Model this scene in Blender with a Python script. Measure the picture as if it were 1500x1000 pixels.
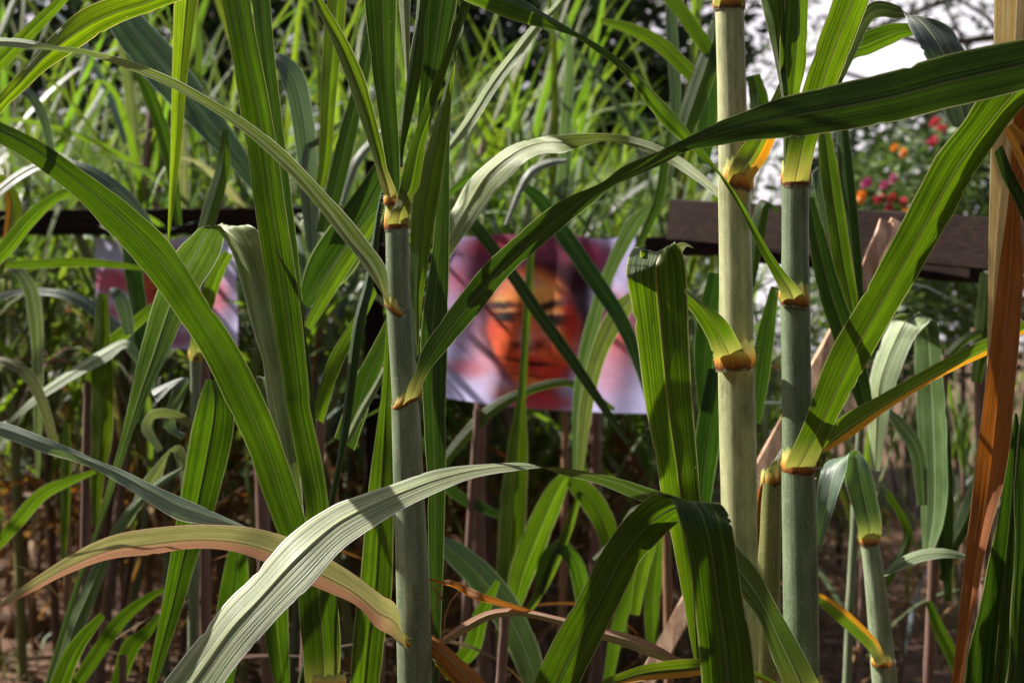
import bpy, math, random
from mathutils import Vector, Matrix, noise as mnoise
random.seed(7)
R = math.radians
for o in list(bpy.data.objects): bpy.data.objects.remove(o)
SC = bpy.context.scene
COL = SC.collection
# ------------------------------------------------------------------ camera, sky, sun, exposure
CAMZ = 1.2
FPX = 50 / 36 * 1500
cam = bpy.data.cameras.new('camera'); camo = bpy.data.objects.new('camera', cam); COL.objects.link(camo)
camo.location = (0, 0, CAMZ); camo.rotation_euler = (R(90), 0, 0)
cam.lens = 50; cam.sensor_width = 36; cam.clip_start = 0.05; cam.clip_end = 500
cam.dof.use_dof = True; cam.dof.focus_distance = 1.6; cam.dof.aperture_fstop = 6.0; cam.dof.aperture_blades = 8
SC.camera = camo
SUNV = Vector((-0.68, 0.26, 0.70)).normalized()
elev = math.asin(SUNV.z); az = math.atan2(SUNV.x, SUNV.y)
w = bpy.data.worlds.new('World'); SC.world = w; w.use_nodes = True
nt = w.node_tree; nt.nodes.clear()
sky = nt.nodes.new('ShaderNodeTexSky'); sky.sky_type = 'NISHITA'; sky.sun_disc = False
sky.sun_elevation = elev; sky.sun_rotation = az; sky.dust_density = 5.0; sky.air_density = 1.0; sky.ozone_density = 1.0
bg = nt.nodes.new('ShaderNodeBackground'); bg.inputs[1].default_value = 0.05
out = nt.nodes.new('ShaderNodeOutputWorld')
tcw = nt.nodes.new('ShaderNodeTexCoord'); spw = nt.nodes.new('ShaderNodeSeparateXYZ'); nt.links.new(tcw.outputs['Generated'], spw.inputs[0])
mrw = nt.nodes.new('ShaderNodeMapRange'); mrw.interpolation_type = 'SMOOTHSTEP'; nt.links.new(spw.outputs[2], mrw.inputs[0])
mrw.inputs[1].default_value = .22; mrw.inputs[2].default_value = .45; mrw.inputs[3].default_value = 1.; mrw.inputs[4].default_value = .05
mxw = nt.nodes.new('ShaderNodeMix'); mxw.data_type = 'RGBA'; nt.links.new(mrw.outputs[0], mxw.inputs[0]); nt.links.new(sky.outputs[0], mxw.inputs[6]); mxw.inputs[7].default_value = (10.2, 9.5, 10.2, 1)   # bright white haze all round the horizon
nt.links.new(mxw.outputs[2], bg.inputs[0]); nt.links.new(bg.outputs[0], out.inputs[0])
sun = bpy.data.lights.new('sun', 'SUN'); sun.energy = 5.0; sun.angle = R(0.5); sun.color = (1, 0.95, 0.86)
suno = bpy.data.objects.new('sun', sun); COL.objects.link(suno)
suno.rotation_euler = (-SUNV).to_track_quat('-Z', 'Y').to_euler(); suno.location = SUNV * 30
SC.view_settings.view_transform = 'Standard'; SC.view_settings.look = 'None'
SC.view_settings.exposure = 1.25; SC.view_settings.gamma = 1; SC.view_settings.use_curve_mapping = False
SC.render.engine = 'CYCLES'
SC.cycles.max_bounces = 7; SC.cycles.transmission_bounces = 5; SC.cycles.diffuse_bounces = 4

# ------------------------------------------------------------------ helpers
def P(x, y, d):
    return Vector(((x - 750) / FPX * d, d, CAMZ + (500 - y) / FPX * d))
def link(o, parent=None):
    COL.objects.link(o)
    if parent is not None:
        o.parent = parent
        o.matrix_parent_inverse = Matrix.Translation(-parent.location) if parent.parent is None else Matrix.Identity(4)
    return o
def mesh(name, verts, faces, uvs=None, mat=None, smooth=True, mats=None, fmat=None):
    m = bpy.data.meshes.new(name); m.from_pydata(verts, [], faces)
    if uvs is not None:
        l = m.uv_layers.new(name='UVMap')
        vi = [0] * len(m.loops); m.loops.foreach_get('vertex_index', vi)
        flat = []
        for i in vi: flat += uvs[i]
        l.data.foreach_set('uv', flat)
    for mm in (mats or ([mat] if mat else [])): m.materials.append(mm)
    if fmat: m.polygons.foreach_set('material_index', fmat)
    if smooth: m.polygons.foreach_set('use_smooth', [True] * len(m.polygons))
    m.update(); return m
def ob(name, me, parent=None, tint=None, kind=None, label=None):
    o = bpy.data.objects.new(name, me)
    o.color = (*(tint or (1, 1, 1)), 1)
    if kind: o['kind'] = kind
    if label: o['label'] = label
    return link(o, parent)
def thing(name, label, cat, loc, group=None):
    o = bpy.data.objects.new(name, None); o.empty_display_size = .1; o.location = loc
    COL.objects.link(o); o['label'] = label; o['category'] = cat
    if group: o['group'] = group
    return o
def tag(o, label, cat, group=None):
    o['label'] = label; o['category'] = cat
    if group: o['group'] = group
    return o

# ------------------------------------------------------------------ materials
class NT:
    def __init__(s, name):
        s.m = bpy.data.materials.new(name); s.m.use_nodes = True; s.t = s.m.node_tree; s.t.nodes.clear()
    def n(s, typ, **kw):
        nd = s.t.nodes.new('ShaderNode' + typ)
        for k, v in kw.items(): setattr(nd, k, v)
        return nd
    def L(s, a, b): s.t.links.new(a, b)
    def put(s, sock, v):
        if hasattr(v, 'node'): s.L(v, sock)
        elif v is not None:
            if sock.type == 'RGBA' and len(v) == 3: v = (*v, 1)
            sock.default_value = v
    def math(s, op, a, b=None, c=None, clamp=False):
        nd = s.n('Math', operation=op, use_clamp=clamp); s.put(nd.inputs[0], a)
        if b is not None: s.put(nd.inputs[1], b)
        if c is not None: s.put(nd.inputs[2], c)
        return nd.outputs[0]
    def vmath(s, op, a, b):
        nd = s.n('VectorMath', operation=op); s.put(nd.inputs[0], a); s.put(nd.inputs[1], b); return nd.outputs[0]
    def mix(s, f, a, b, bt='MIX'):
        nd = s.n('Mix', data_type='RGBA', blend_type=bt); s.put(nd.inputs[0], f); s.put(nd.inputs[6], a); s.put(nd.inputs[7], b); return nd.outputs[2]
    def rng(s, v, a, b, c=0., d=1., smooth=False):
        nd = s.n('MapRange'); nd.interpolation_type = 'SMOOTHSTEP' if smooth else 'LINEAR'
        s.put(nd.inputs[0], v); nd.inputs[1].default_value = a; nd.inputs[2].default_value = b
        nd.inputs[3].default_value = c; nd.inputs[4].default_value = d; return nd.outputs[0]
    def noise(s, vec, scale=1, detail=3, rough=.55):
        nd = s.n('TexNoise'); s.put(nd.inputs['Vector'], vec); nd.inputs['Scale'].default_value = scale
        nd.inputs['Detail'].default_value = detail; nd.inputs['Roughness'].default_value = rough; return nd.outputs[0]
    def comb(s, x, y, z=0.):
        nd = s.n('CombineXYZ'); s.put(nd.inputs[0], x); s.put(nd.inputs[1], y); s.put(nd.inputs[2], z); return nd.outputs[0]
    def bump(s, h, st=.3, dist=.001):
        nd = s.n('Bump'); nd.inputs['Strength'].default_value = st; nd.inputs['Distance'].default_value = dist; s.L(h, nd.inputs['Height']); return nd.outputs[0]
    def princ(s, col, rough=.5, spec=.5, normal=None, sheen=0):
        nd = s.n('BsdfPrincipled'); s.put(nd.inputs['Base Color'], col); s.put(nd.inputs['Roughness'], rough)
        s.put(nd.inputs['Specular IOR Level'], spec)
        if normal is not None: s.L(normal, nd.inputs['Normal'])
        if sheen: nd.inputs['Sheen Weight'].default_value = sheen
        return nd.outputs[0]
    def trans(s, col):
        nd = s.n('BsdfTranslucent'); s.put(nd.inputs[0], col); return nd.outputs[0]
    def mixs(s, f, a, b):
        nd = s.n('MixShader'); s.put(nd.inputs[0], f); s.L(a, nd.inputs[1]); s.L(b, nd.inputs[2]); return nd.outputs[0]
    def done(s, sh):
        o = s.n('OutputMaterial'); s.L(sh, o.inputs[0]); return s.m

def leaf_material(name, dark, light, rib, tdark, tlight, tmix=.5, under=(1.25, 1.2, 1.5), rough=.36, spec=.55,
                  side=None, sidecol=None, sidet=None, basecol=(.42, .40, .10), specks=.6, contrast=1., ribf=.4, sn=(14., .22), streak=.55):
    n = NT(name)
    uv = n.n('UVMap').outputs[0]
    sep = n.n('SeparateXYZ'); n.L(uv, sep.inputs[0]); u, v = sep.outputs[0], sep.outputs[1]
    oi = n.n('ObjectInfo'); rnd = oi.outputs['Random']; tint = oi.outputs['Color']
    ro = n.math('MULTIPLY', rnd, 37.)
    uw = n.math('ADD', u, n.math('MULTIPLY', n.noise(n.comb(v, ro), 6, 1), .02))
    fine = n.noise(n.comb(n.math('MULTIPLY', uw, 70.), n.math('MULTIPLY', v, 1.5), ro), 1, 2, .6)
    mid = n.noise(n.comb(n.math('MULTIPLY', uw, 34.), n.math('MULTIPLY', v, 1.2), ro), 1, 2, .5)
    broad = n.noise(n.comb(n.math('MULTIPLY', uw, 6.), n.math('MULTIPLY', v, 2.), ro), 1, 2, .5)
    st = n.math('ADD', n.math('ADD', n.math('MULTIPLY', fine, .38), n.math('MULTIPLY', mid, .40)), n.math('MULTIPLY', broad, .22))
    f = n.rng(st, .5 - .085 / contrast, .5 + .085 / contrast)
    c = n.mix(f, dark, light); t = n.mix(f, tdark, tlight)
    blot = n.noise(n.comb(n.math('MULTIPLY', u, 3.), n.math('MULTIPLY', v, 25.), ro), 1, 4, .6)
    bf = n.rng(blot, .35, .7, .82, 1.12)
    c = n.mix(1., c, bf, 'MULTIPLY'); t = n.mix(1., t, bf, 'MULTIPLY')
    # pale midrib and margins
    du = n.math('ABSOLUTE', n.math('SUBTRACT', u, .5))
    m1 = n.rng(du, .012, .035, 1, 0, True)
    e1 = n.rng(du, .470, .482, 0, 1)
    me = n.math('MAXIMUM', n.math('MULTIPLY', m1, ribf), e1)
    c = n.mix(me, c, rib); t = n.mix(me, t, rib)
    if side:  # a discoloured band along one margin
        sf = n.math('ADD', u, n.math('MULTIPLY', n.math('SUBTRACT', n.noise(n.comb(n.math('MULTIPLY', v, 9.), n.math('MULTIPLY', u, sn[0]), ro), 1, 3), .5), sn[1]))
        s_ = n.rng(sf, side[0], side[1], 0, 1, True)
        sc = n.mix(f, tuple(q * .62 for q in sidecol), sidecol); s2 = n.mix(f, tuple(q * .5 for q in sidet), sidet)
        c = n.mix(s_, c, sc); t = n.mix(s_, t, s2)
    bs = n.rng(v, .0, .05, 1, 0, True)
    c = n.mix(n.math('MULTIPLY', bs, .8), c, basecol); t = n.mix(n.math('MULTIPLY', bs, .8), t, basecol)
    # insect scars and rust flecks
    vor = n.n('TexVoronoi'); n.L(n.comb(n.math('MULTIPLY', u, 5.), n.math('MULTIPLY', v, 28.), ro), vor.inputs['Vector']); vor.inputs['Scale'].default_value = 1.
    sp = n.math('MULTIPLY', n.rng(vor.outputs['Distance'], .03, .06, 1, 0), n.math('GREATER_THAN', n.n('SeparateXYZ').outputs[0] if False else n.rng(n.noise(vor.outputs['Position'], 3.1, 0), 0, 1), .56))
    c = n.mix(n.math('MULTIPLY', sp, specks), c, (.62, .58, .40)); t = n.mix(n.math('MULTIPLY', sp, specks), t, (.6, .55, .35))
    rust = n.noise(n.comb(n.math('MULTIPLY', u, 7.), n.math('MULTIPLY', v, 9.), n.math('ADD', ro, 5.)), 1, 6, .72)
    rf = n.rng(rust, .66, .74)
    c = n.mix(n.math('MULTIPLY', rf, .75), c, (.20, .11, .035)); t = n.mix(n.math('MULTIPLY', rf, .75), t, (.22, .09, .02))
    dk = n.noise(n.comb(n.math('MULTIPLY', uw, 90.), n.math('MULTIPLY', v, 5.), n.math('ADD', ro, 9.)), 1, 1, .5)
    df = n.rng(dk, .56, .66, 1., streak)
    c = n.mix(1., c, df, 'MULTIPLY'); t = n.mix(1., t, df, 'MULTIPLY')
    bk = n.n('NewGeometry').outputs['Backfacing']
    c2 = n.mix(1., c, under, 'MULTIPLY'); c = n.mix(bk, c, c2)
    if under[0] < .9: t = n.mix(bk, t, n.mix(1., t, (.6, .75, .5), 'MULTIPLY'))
    c = n.mix(1., c, tint, 'MULTIPLY'); t = n.mix(1., t, tint, 'MULTIPLY')
    h = n.math('ADD', n.math('MULTIPLY', fine, .5), n.math('ADD', mid, n.math('MULTIPLY', m1, -.6)))
    nm = n.bump(h, .55, .0022)
    rg = n.rng(blot, .3, .7, rough - .06, rough + .12)
    return n.done(n.mixs(tmix, n.princ(c, rg, spec, nm), n.trans(t)))

M = {}
M['leaf'] = leaf_material('cane leaf green', (.018, .040, .006), (.052, .090, .010), (.34, .36, .15), (.040, .095, .002), (.17, .30, .006), .46, rough=.42, spec=.4)
M['leaf_dark'] = leaf_material('cane leaf deep green and shaded', (.010, .028, .005), (.034, .070, .010), (.26, .30, .12), (.010, .035, .002), (.050, .105, .005), .32, rough=.42, spec=.35)  # deep green; shade from overhanging leaves is also put into this colour
M['leaf_pale'] = leaf_material('cane leaf waxy pale and sunlit', (.105, .150, .055), (.45, .48, .27), (.80, .80, .68), (.08, .14, .015), (.26, .34, .05), .25, rough=.46, spec=.4, contrast=.75, ribf=.8, streak=.32, under=(.35, .48, .30))  # pale wax; sunlit face and sky sheen are also put into the colour
M['leaf_blue'] = leaf_material('cane leaf waxy blue green', (.040, .070, .045), (.125, .165, .115), (.40, .45, .34), (.025, .06, .006), (.11, .19, .03), .28, rough=.34, spec=.8)
M['leaf_edge'] = leaf_material('cane leaf yellowing margin', (.020, .050, .006), (.07, .13, .012), (.3, .3, .1), (.04, .11, .003), (.22, .36, .01), .42,
                               side=(.62, .72), sidecol=(.62, .34, .03), sidet=(.85, .40, .02))
M['leaf_pink'] = leaf_material('cane leaf withering', (.24, .24, .12), (.60, .57, .36), (.55, .36, .2), (.2, .2, .05), (.4, .36, .1), .25,
                               side=(.52, .34), sidecol=(.48, .27, .18), sidet=(.45, .22, .11), contrast=.7, sn=(46., .75), streak=.5)
M['leaf_dry'] = leaf_material('cane leaf dry tan', (.22, .10, .03), (.58, .34, .13), (.6, .42, .2), (.35, .12, .01), (.8, .40, .06), .4, under=(1.1, 1.1, 1.1), rough=.55, spec=.25, basecol=(.4, .2, .06), contrast=.8)
M['leaf_brown'] = leaf_material('cane sheath dry russet', (.12, .040, .012), (.34, .13, .035), (.42, .20, .07), (.24, .06, .006), (.62, .20, .02), .42, under=(1.1, 1, 1), rough=.5, spec=.3, basecol=(.3, .12, .03), contrast=.7)
M['leaf_straw'] = leaf_material('cane sheath straw', (.50, .32, .13), (.82, .63, .36), (.85, .7, .45), (.55, .34, .09), (.95, .70, .28), .35, under=(1, 1, 1), rough=.5, spec=.3, basecol=(.5, .3, .1), contrast=.7)

def rib_mat():
    n = NT('leaf midrib')
    uv = n.n('UVMap').outputs[0]
    c = n.mix(n.noise(uv, 30, 3), (.30, .36, .12), (.50, .53, .28))
    oi = n.n('ObjectInfo').outputs['Color']
    c = n.mix(1., c, oi, 'MULTIPLY')
    return n.done(n.mixs(.25, n.princ(c, .4, .5), n.trans(c)))
M['rib'] = rib_mat()
def stalk_mat(name, green, dusty, waxf=(.45, .62), side=None):
    n = NT(name)
    sep = n.n('SeparateXYZ'); n.L(n.n('UVMap').outputs[0], sep.inputs[0]); u, v = sep.outputs[0], sep.outputs[1]
    oi = n.n('ObjectInfo'); ro = n.math('MULTIPLY', oi.outputs['Random'], 19.)
    # seam-free around the tube
    a = n.math('MULTIPLY', u, 2 * math.pi); cx, sx = n.math('COSINE', a), n.math('SINE', a)
    vein = n.noise(n.comb(n.math('MULTIPLY', cx, 9.), n.math('MULTIPLY', sx, 9.), n.math('ADD', n.math('MULTIPLY', v, 1.5), ro)), 1, 3, .6)
    wax = n.noise(n.comb(n.math('MULTIPLY', cx, 1.8), n.math('MULTIPLY', sx, 1.8), n.math('ADD', n.math('MULTIPLY', v, 12.), ro)), 1, 6, .68)
    grain = n.noise(n.comb(n.math('MULTIPLY', cx, 14.), n.math('MULTIPLY', sx, 14.), n.math('MULTIPLY', v, 260.)), 1, 2, .6)
    g = n.mix(n.rng(vein, .38, .62), tuple(q * .72 for q in green), green)
    wf = n.rng(n.math('ADD', n.math('MULTIPLY', wax, .75), n.math('MULTIPLY', vein, .25)), waxf[0] - .12, waxf[1] + .06, .15, 1)
    c = n.mix(wf, g, dusty)
    c = n.mix(n.math('MULTIPLY', n.rng(grain, .62, .70), .55), c, (.62, .66, .60))
    # brown scuffs
    sc = n.noise(n.comb(n.math('MULTIPLY', cx, 3.), n.math('MULTIPLY', sx, 3.), n.math('ADD', n.math('MULTIPLY', v, 40.), ro)), 1, 5, .7)
    c = n.mix(n.math('MULTIPLY', n.rng(sc, .64, .72), .35), c, (.22, .11, .07))
    c = n.mix(1., c, oi.outputs['Color'], 'MULTIPLY')
    nm = n.bump(n.math('ADD', vein, n.math('MULTIPLY', grain, .4)), .35, .0008)
    return n.done(n.princ(c, n.rng(wax, .3, .7, .62, .45), .35, nm))
M['stalk'] = stalk_mat('cane stalk waxy', (.052, .082, .030), (.235, .275, .175))
M['stalk_yellow'] = stalk_mat('cane stalk yellow green', (.13, .15, .03), (.25, .25, .09))
M['stalk_cream'] = stalk_mat('cane stalk pale', (.10, .115, .030), (.50, .47, .29))
M['stalk_red'] = stalk_mat('cane stalk purple brown', (.075, .034, .022), (.20, .115, .095))
M['stalk_straw'] = stalk_mat('cane stalk dry', (.13, .06, .025), (.28, .15, .08))
def collar_mat():
    n = NT('leaf collar')
    sep = n.n('SeparateXYZ'); n.L(n.n('UVMap').outputs[0], sep.inputs[0]); u, v = sep.outputs[0], sep.outputs[1]
    ns = n.noise(n.comb(n.math('MULTIPLY', u, 16.), n.math('MULTIPLY', v, 2.5)), 1, 4, .6)
    vv = n.math('ADD', v, n.math('MULTIPLY', n.math('SUBTRACT', ns, .5), .45))
    cr = n.n('ValToRGB'); n.L(vv, cr.inputs[0]); e = cr.color_ramp.elements
    e[0].position = 0; e[0].color = (.20, .20, .12, 1); e[1].position = 1; e[1].color = (.30, .38, .10, 1)
    for p, c in ((.10, (.09, .028, .008, 1)), (.20, (.26, .085, .016, 1)), (.42, (.52, .24, .035, 1)), (.66, (.62, .46, .13, 1)), (.88, (.42, .42, .13, 1))):
        q = e.new(p); q.color = c
    return n.done(n.mixs(.15, n.princ(cr.outputs[0], .6, .25, n.bump(ns, .5, .001)), n.trans(cr.outputs[0])))
M['collar'] = collar_mat()
def plain(name, c1, c2, scale=20, rough=.7, spec=.3, bumpd=.002, trans=0, vec='Object', stretch=(1, 1, 1), detail=5, bs=.5):
    n = NT(name)
    tc = n.n('TexCoord').outputs[vec]
    oi = n.n('ObjectInfo')
    vv = n.vmath('ADD', n.vmath('MULTIPLY', tc, stretch), n.comb(n.math('MULTIPLY', oi.outputs['Random'], 11.), 0., 0.))
    ns = n.noise(vv, scale, detail, .62)
    c = n.mix(n.rng(ns, .35, .65), c1, c2)
    c = n.mix(1., c, oi.outputs['Color'], 'MULTIPLY')
    s = n.princ(c, rough, spec, n.bump(ns, bs, bumpd))
    if trans: s = n.mixs(trans, s, n.trans(c))
    return n.done(s)
M['hair'] = plain('collar hair', (.75, .72, .6), (.85, .8, .7), 50)
M['rail'] = plain('dark stained timber', (.007, .0035, .003), (.024, .011, .008), 7, .8, .12, .002, stretch=(1, 8, 14))
M['post'] = plain('dark post timber', (.006, .004, .0035), (.016, .009, .007), 7, .85, .1, .002, stretch=(9, 9, 1))
M['slat'] = plain('weathered pale wood', (.36, .20, .12), (.62, .42, .30), 9, .75, .25, .002, stretch=(9, 9, 1))
M['bark'] = plain('tree bark', (.035, .026, .02), (.10, .08, .065), 6, .9, .2, .02)
M['crown'] = plain('tree foliage', (.010, .022, .006), (.030, .058, .012), 1.2, .5, .4, .001, trans=.3)
M['crown_light'] = plain('shrub foliage', (.035, .07, .012), (.10, .16, .025), 3, .5, .4, .001, trans=.4)
M['red'] = plain('red petal', (.45, .03, .05), (.62, .07, .10), 30, .5, .3, .001, trans=.35)
M['orange'] = plain('orange petal', (.75, .22, .02), (.85, .33, .03), 30, .5, .3, .001, trans=.35)
M['magenta'] = plain('magenta petal', (.35, .03, .16), (.50, .06, .22), 30, .5, .3, .001, trans=.35)
M['brick'] = plain('terracotta planter', (.38, .07, .03), (.50, .11, .05), 12, .8, .2)
M['litter'] = plain('dead leaf litter', (.09, .04, .018), (.36, .20, .11), 3, .8, .2, .002, trans=.15)
M['twig'] = plain('dry tendril', (.30, .11, .03), (.55, .26, .10), 40, .6, .3)
M['cord'] = plain('pale cord', (.5, .47, .4), (.6, .58, .5), 60, .8)
def ground_mat():
    n = NT('bare soil')
    tc = n.n('TexCoord').outputs['Object']
    a = n.noise(tc, 1.3, 6, .6); b = n.noise(tc, 14, 6, .7)
    c = n.mix(n.rng(a, .35, .65), (.055, .030, .019), (.15, .088, .058))
    c = n.mix(n.rng(b, .45, .7), c, (.24, .14, .097))
    c = n.mix(n.rng(n.noise(tc, .7, 3), .55, .68), c, (.06, .085, .03))
    return n.done(n.princ(c, .95, .15, n.bump(b, .9, .03)))
M['ground'] = ground_mat()

# ------------------------------------------------------------------ leaf ribbon
def cr(p0, p1, p2, p3, t):
    return [.5 * ((2 * b) + (-a + c) * t + (2 * a - 5 * b + 4 * c - d) * t * t + (-a + 3 * b - 3 * c + d) * t ** 3) for a, b, c, d in zip(p0, p1, p2, p3)]
def resample(rows, sub):
    rows = [list(map(float, r)) for r in rows]
    ext = [[2 * a - b for a, b in zip(rows[0], rows[1])]] + rows + [[2 * a - b for a, b in zip(rows[-1], rows[-2])]]
    out = []
    for i in range(1, len(ext) - 2):
        for s in range(sub): out.append(cr(ext[i - 1], ext[i], ext[i + 1], ext[i + 2], s / sub))
    out.append(rows[-1]); return out
def cw(rows, k=0.):
    """centre line + apparent width rows (x, y, w, d[, k]) -> edge rows"""
    out = []
    for i, r in enumerate(rows):
        a = rows[max(0, i - 1)]; b = rows[min(len(rows) - 1, i + 1)]
        tx, ty = b[0] - a[0], b[1] - a[1]; l = math.hypot(tx, ty) or 1
        nx, ny = ty / l, -tx / l; h = r[2] / 2
        out.append((r[0] + nx * h, r[1] + ny * h, r[0] - nx * h, r[1] - ny * h, r[3], r[4] if len(r) > 4 else k))
    return out
US = [0, .015, .07, .14, .22, .30, .38, .44, .475, .5, .525, .56, .62, .70, .78, .86, .93, .985, 1]
def leaf(parent, rows, mat='leaf', k=0., vf=.08, base=False, clasp=0, wave=.035, tint=None, rib=True, name='leaf', label=None, sub=7, ribtint=None, taper=False):
    rr = [list(r) + [k] * (6 - len(r)) for r in rows]
    def carry(a, b, steps):            # go on past the frame to a tip (or down to the base), bending over
        cx, cy = (b[0] + b[2]) / 2, (b[1] + b[3]) / 2; tx, ty = cx - (a[0] + a[2]) / 2, cy - (a[1] + a[3]) / 2; l_ = math.hypot(tx, ty) or 1; tx /= l_; ty /= l_
        hx, hy = (b[2] - b[0]) / 2, (b[3] - b[1]) / 2; out = []; sg = 1 if tx >= 0 else -1
        for ds, f in steps:
            cx += tx * ds; cy += ty * ds
            if steps[-1][1] < .1: tx += .22 * sg; ty += .16
            out.append([cx - hx * f, cy - hy * f, cx + hx * f, cy + hy * f, b[4], b[5]])
        return out
    def outside(q): x, y = (q[0] + q[2]) / 2, (q[1] + q[3]) / 2; return x < -20 or x > 1520 or y < -20 or y > 1020
    def wide(q): return math.hypot(q[2] - q[0], q[3] - q[1]) > 9
    if wide(rr[-1]) and outside(rr[-1]):
        up = (rr[-1][1] + rr[-1][3]) / 2 < 1000
        rr = rr + carry(rr[-2], rr[-1], [(90, .88), (100, .66), (100, .38), (80, .04)] if up else [(90, .8), (110, .6)])
    if not base and wide(rr[0]) and outside(rr[0]) and (rr[0][1] + rr[0][3]) / 2 > 1000: rr = carry(rr[1], rr[0], [(90, .8), (110, .6), (110, .45)])[::-1] + rr
    rr = resample(rr, sub)
    C, A = [], []
    for x1, y1, x2, y2, d, kk in rr:
        c = P((x1 + x2) / 2, (y1 + y2) / 2, d)
        wv = math.hypot(x2 - x1, y2 - y1) / FPX * d
        a = P(x1, y1, max(.3, d - kk * wv / 2)); b = P(x2, y2, d + kk * wv / 2)
        C.append((a + b) / 2); A.append(b - a)
    n = len(C); verts = []; uvs = []; L = 0. if base else 3.; ribp = []
    seed = random.random() * 100
    for i in range(n):
        T = (C[min(n - 1, i + 1)] - C[max(0, i - 1)])
        if i: L += (C[i] - C[i - 1]).length
        T.normalize(); W = A[i].length; N = T.cross(A[i]).normalized() if W > 1e-6 else Vector((0, -1, 0))
        nick = [(.05 * random.random() if random.random() < .07 else 0.), (.05 * random.random() if random.random() < .07 else 0.)]
        s = i / (n - 1); cl = clasp * max(0, 1 - i / (sub * 1.6)) ** 1.5
        for u in US:
            q = abs(2 * u - 1)
            h = vf * W * (q - .5) + (-.012 * W * math.exp(-((u - .5) / .03) ** 2))
            h += cl * W * .5 * (1 - q * q)
            h += wave * W * q * q * mnoise.noise(Vector((L * 16 + seed, 0 if u < .5 else 9, seed))) * 2.2
            h += .010 * W * math.sin(u * 38 + seed) * math.sin(math.pi * min(1, 2 * min(u, 1 - u) + .1))
            ue = u + (nick[0] if u < .02 else 0) - (nick[1] if u > .98 else 0) + (.010 * mnoise.noise(Vector((L * 60, seed, u > .5))) if q > .95 else 0)
            verts.append(C[i] + A[i] * (ue - .5) + N * h); uvs.append((u, L))
        mid = C[i] + N * (-.5 * vf * W - .012 * W + cl * W * .5); ribp.append((mid, N, A[i].normalized() if W > 1e-6 else Vector((1, 0, 0)), W, L))
    m = len(US); faces = [(i * m + j, i * m + j + 1, (i + 1) * m + j + 1, (i + 1) * m + j) for i in range(n - 1) for j in range(m - 1)]
    me = mesh('leaf', [v - parent.location for v in verts], faces, uvs, M[mat])
    o = bpy.data.objects.new(name, me); o.color = (*(tint or (1, 1, 1)), 1); COL.objects.link(o); o.parent = parent
    if label: o['label'] = label
    if rib:
        rv, ru = [], []
        for mid, N, a, W, l in ribp:
            for q in range(6):
                t = q / 6 * 2 * math.pi
                rv.append(mid + a * (math.cos(t) * .013 * W) + N * (math.sin(t) * .012 * W) - parent.location); ru.append((q / 6, l))
        rf = [(i * 6 + j, i * 6 + (j + 1) % 6, (i + 1) * 6 + (j + 1) % 6, (i + 1) * 6 + j) for i in range(n - 1) for j in range(6)]
        ro = bpy.data.objects.new('midrib', mesh('midrib', rv, rf, ru, M['rib'])); COL.objects.link(ro); ro.parent = o
        ro.color = (*(ribtint or ((.22, .30, .14) if mat in ('leaf_dark', 'leaf') else (1, 1, .95))), 1)
    return o
DRY = (1.1, .62, .3)

# ------------------------------------------------------------------ stalks, sheaths, collars
def stalk(parent, rows, nodes, mat='stalk', tint=None, seam=None, sides=32):
    """rows (x, y, w, d) from the top down; one sheath part between each pair of node heights (px)."""
    rr = resample(rows, 10)
    def at(y):
        for a, b in zip(rr, rr[1:]):
            if a[1] <= y <= b[1] or b is rr[-1]:
                t = (y - a[1]) / ((b[1] - a[1]) or 1); return [p + (q - p) * t for p, q in zip(a, b)]
    ys = [rows[0][1]] + [y for y in nodes if y > rows[0][1]] + [rows[-1][1]]
    for i in range(len(ys) - 1):
        y0, y1 = ys[i], ys[i + 1] + (14 if i < len(ys) - 2 else 0)
        N = 14; V, U, Fc = [], [], []
        sa = (seam[i % len(seam)] if seam else random.uniform(-2.6, -.4))
        for j in range(N + 1):
            y = y0 + (y1 - y0) * j / N; x, _, wd, d = at(y)
            c = P(x, y, d); r = wd / 2 / FPX * d
            f = j / N; k = (1.035 - .05 * f)
            if i == 0 and nodes and rows[0][1] not in nodes: k = 1.0 - .03 * f
            for s in range(sides):
                a = s / sides * 2 * math.pi
                da = ((a - sa) % (2 * math.pi)) / (2 * math.pi)
                rk = r * (k + .035 * da - .017)
                V.append(c + Vector((math.cos(a) * rk, math.sin(a) * rk, 0)) - parent.location); U.append((s / sides, y / 1300 * d))
        for j in range(N):
            for s in range(sides):
                Fc.append((j * sides + s, (j + 1) * sides + s, (j + 1) * sides + (s + 1) % sides, j * sides + (s + 1) % sides))
        if i == 0: Fc.append(tuple(range(sides)))
        me = mesh('leaf_sheath', V, Fc, U, M[mat])
        o = bpy.data.objects.new('leaf_sheath', me); o.color = (*(tint or (1, 1, 1)), 1); COL.objects.link(o); o.parent = parent
    return at
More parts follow.
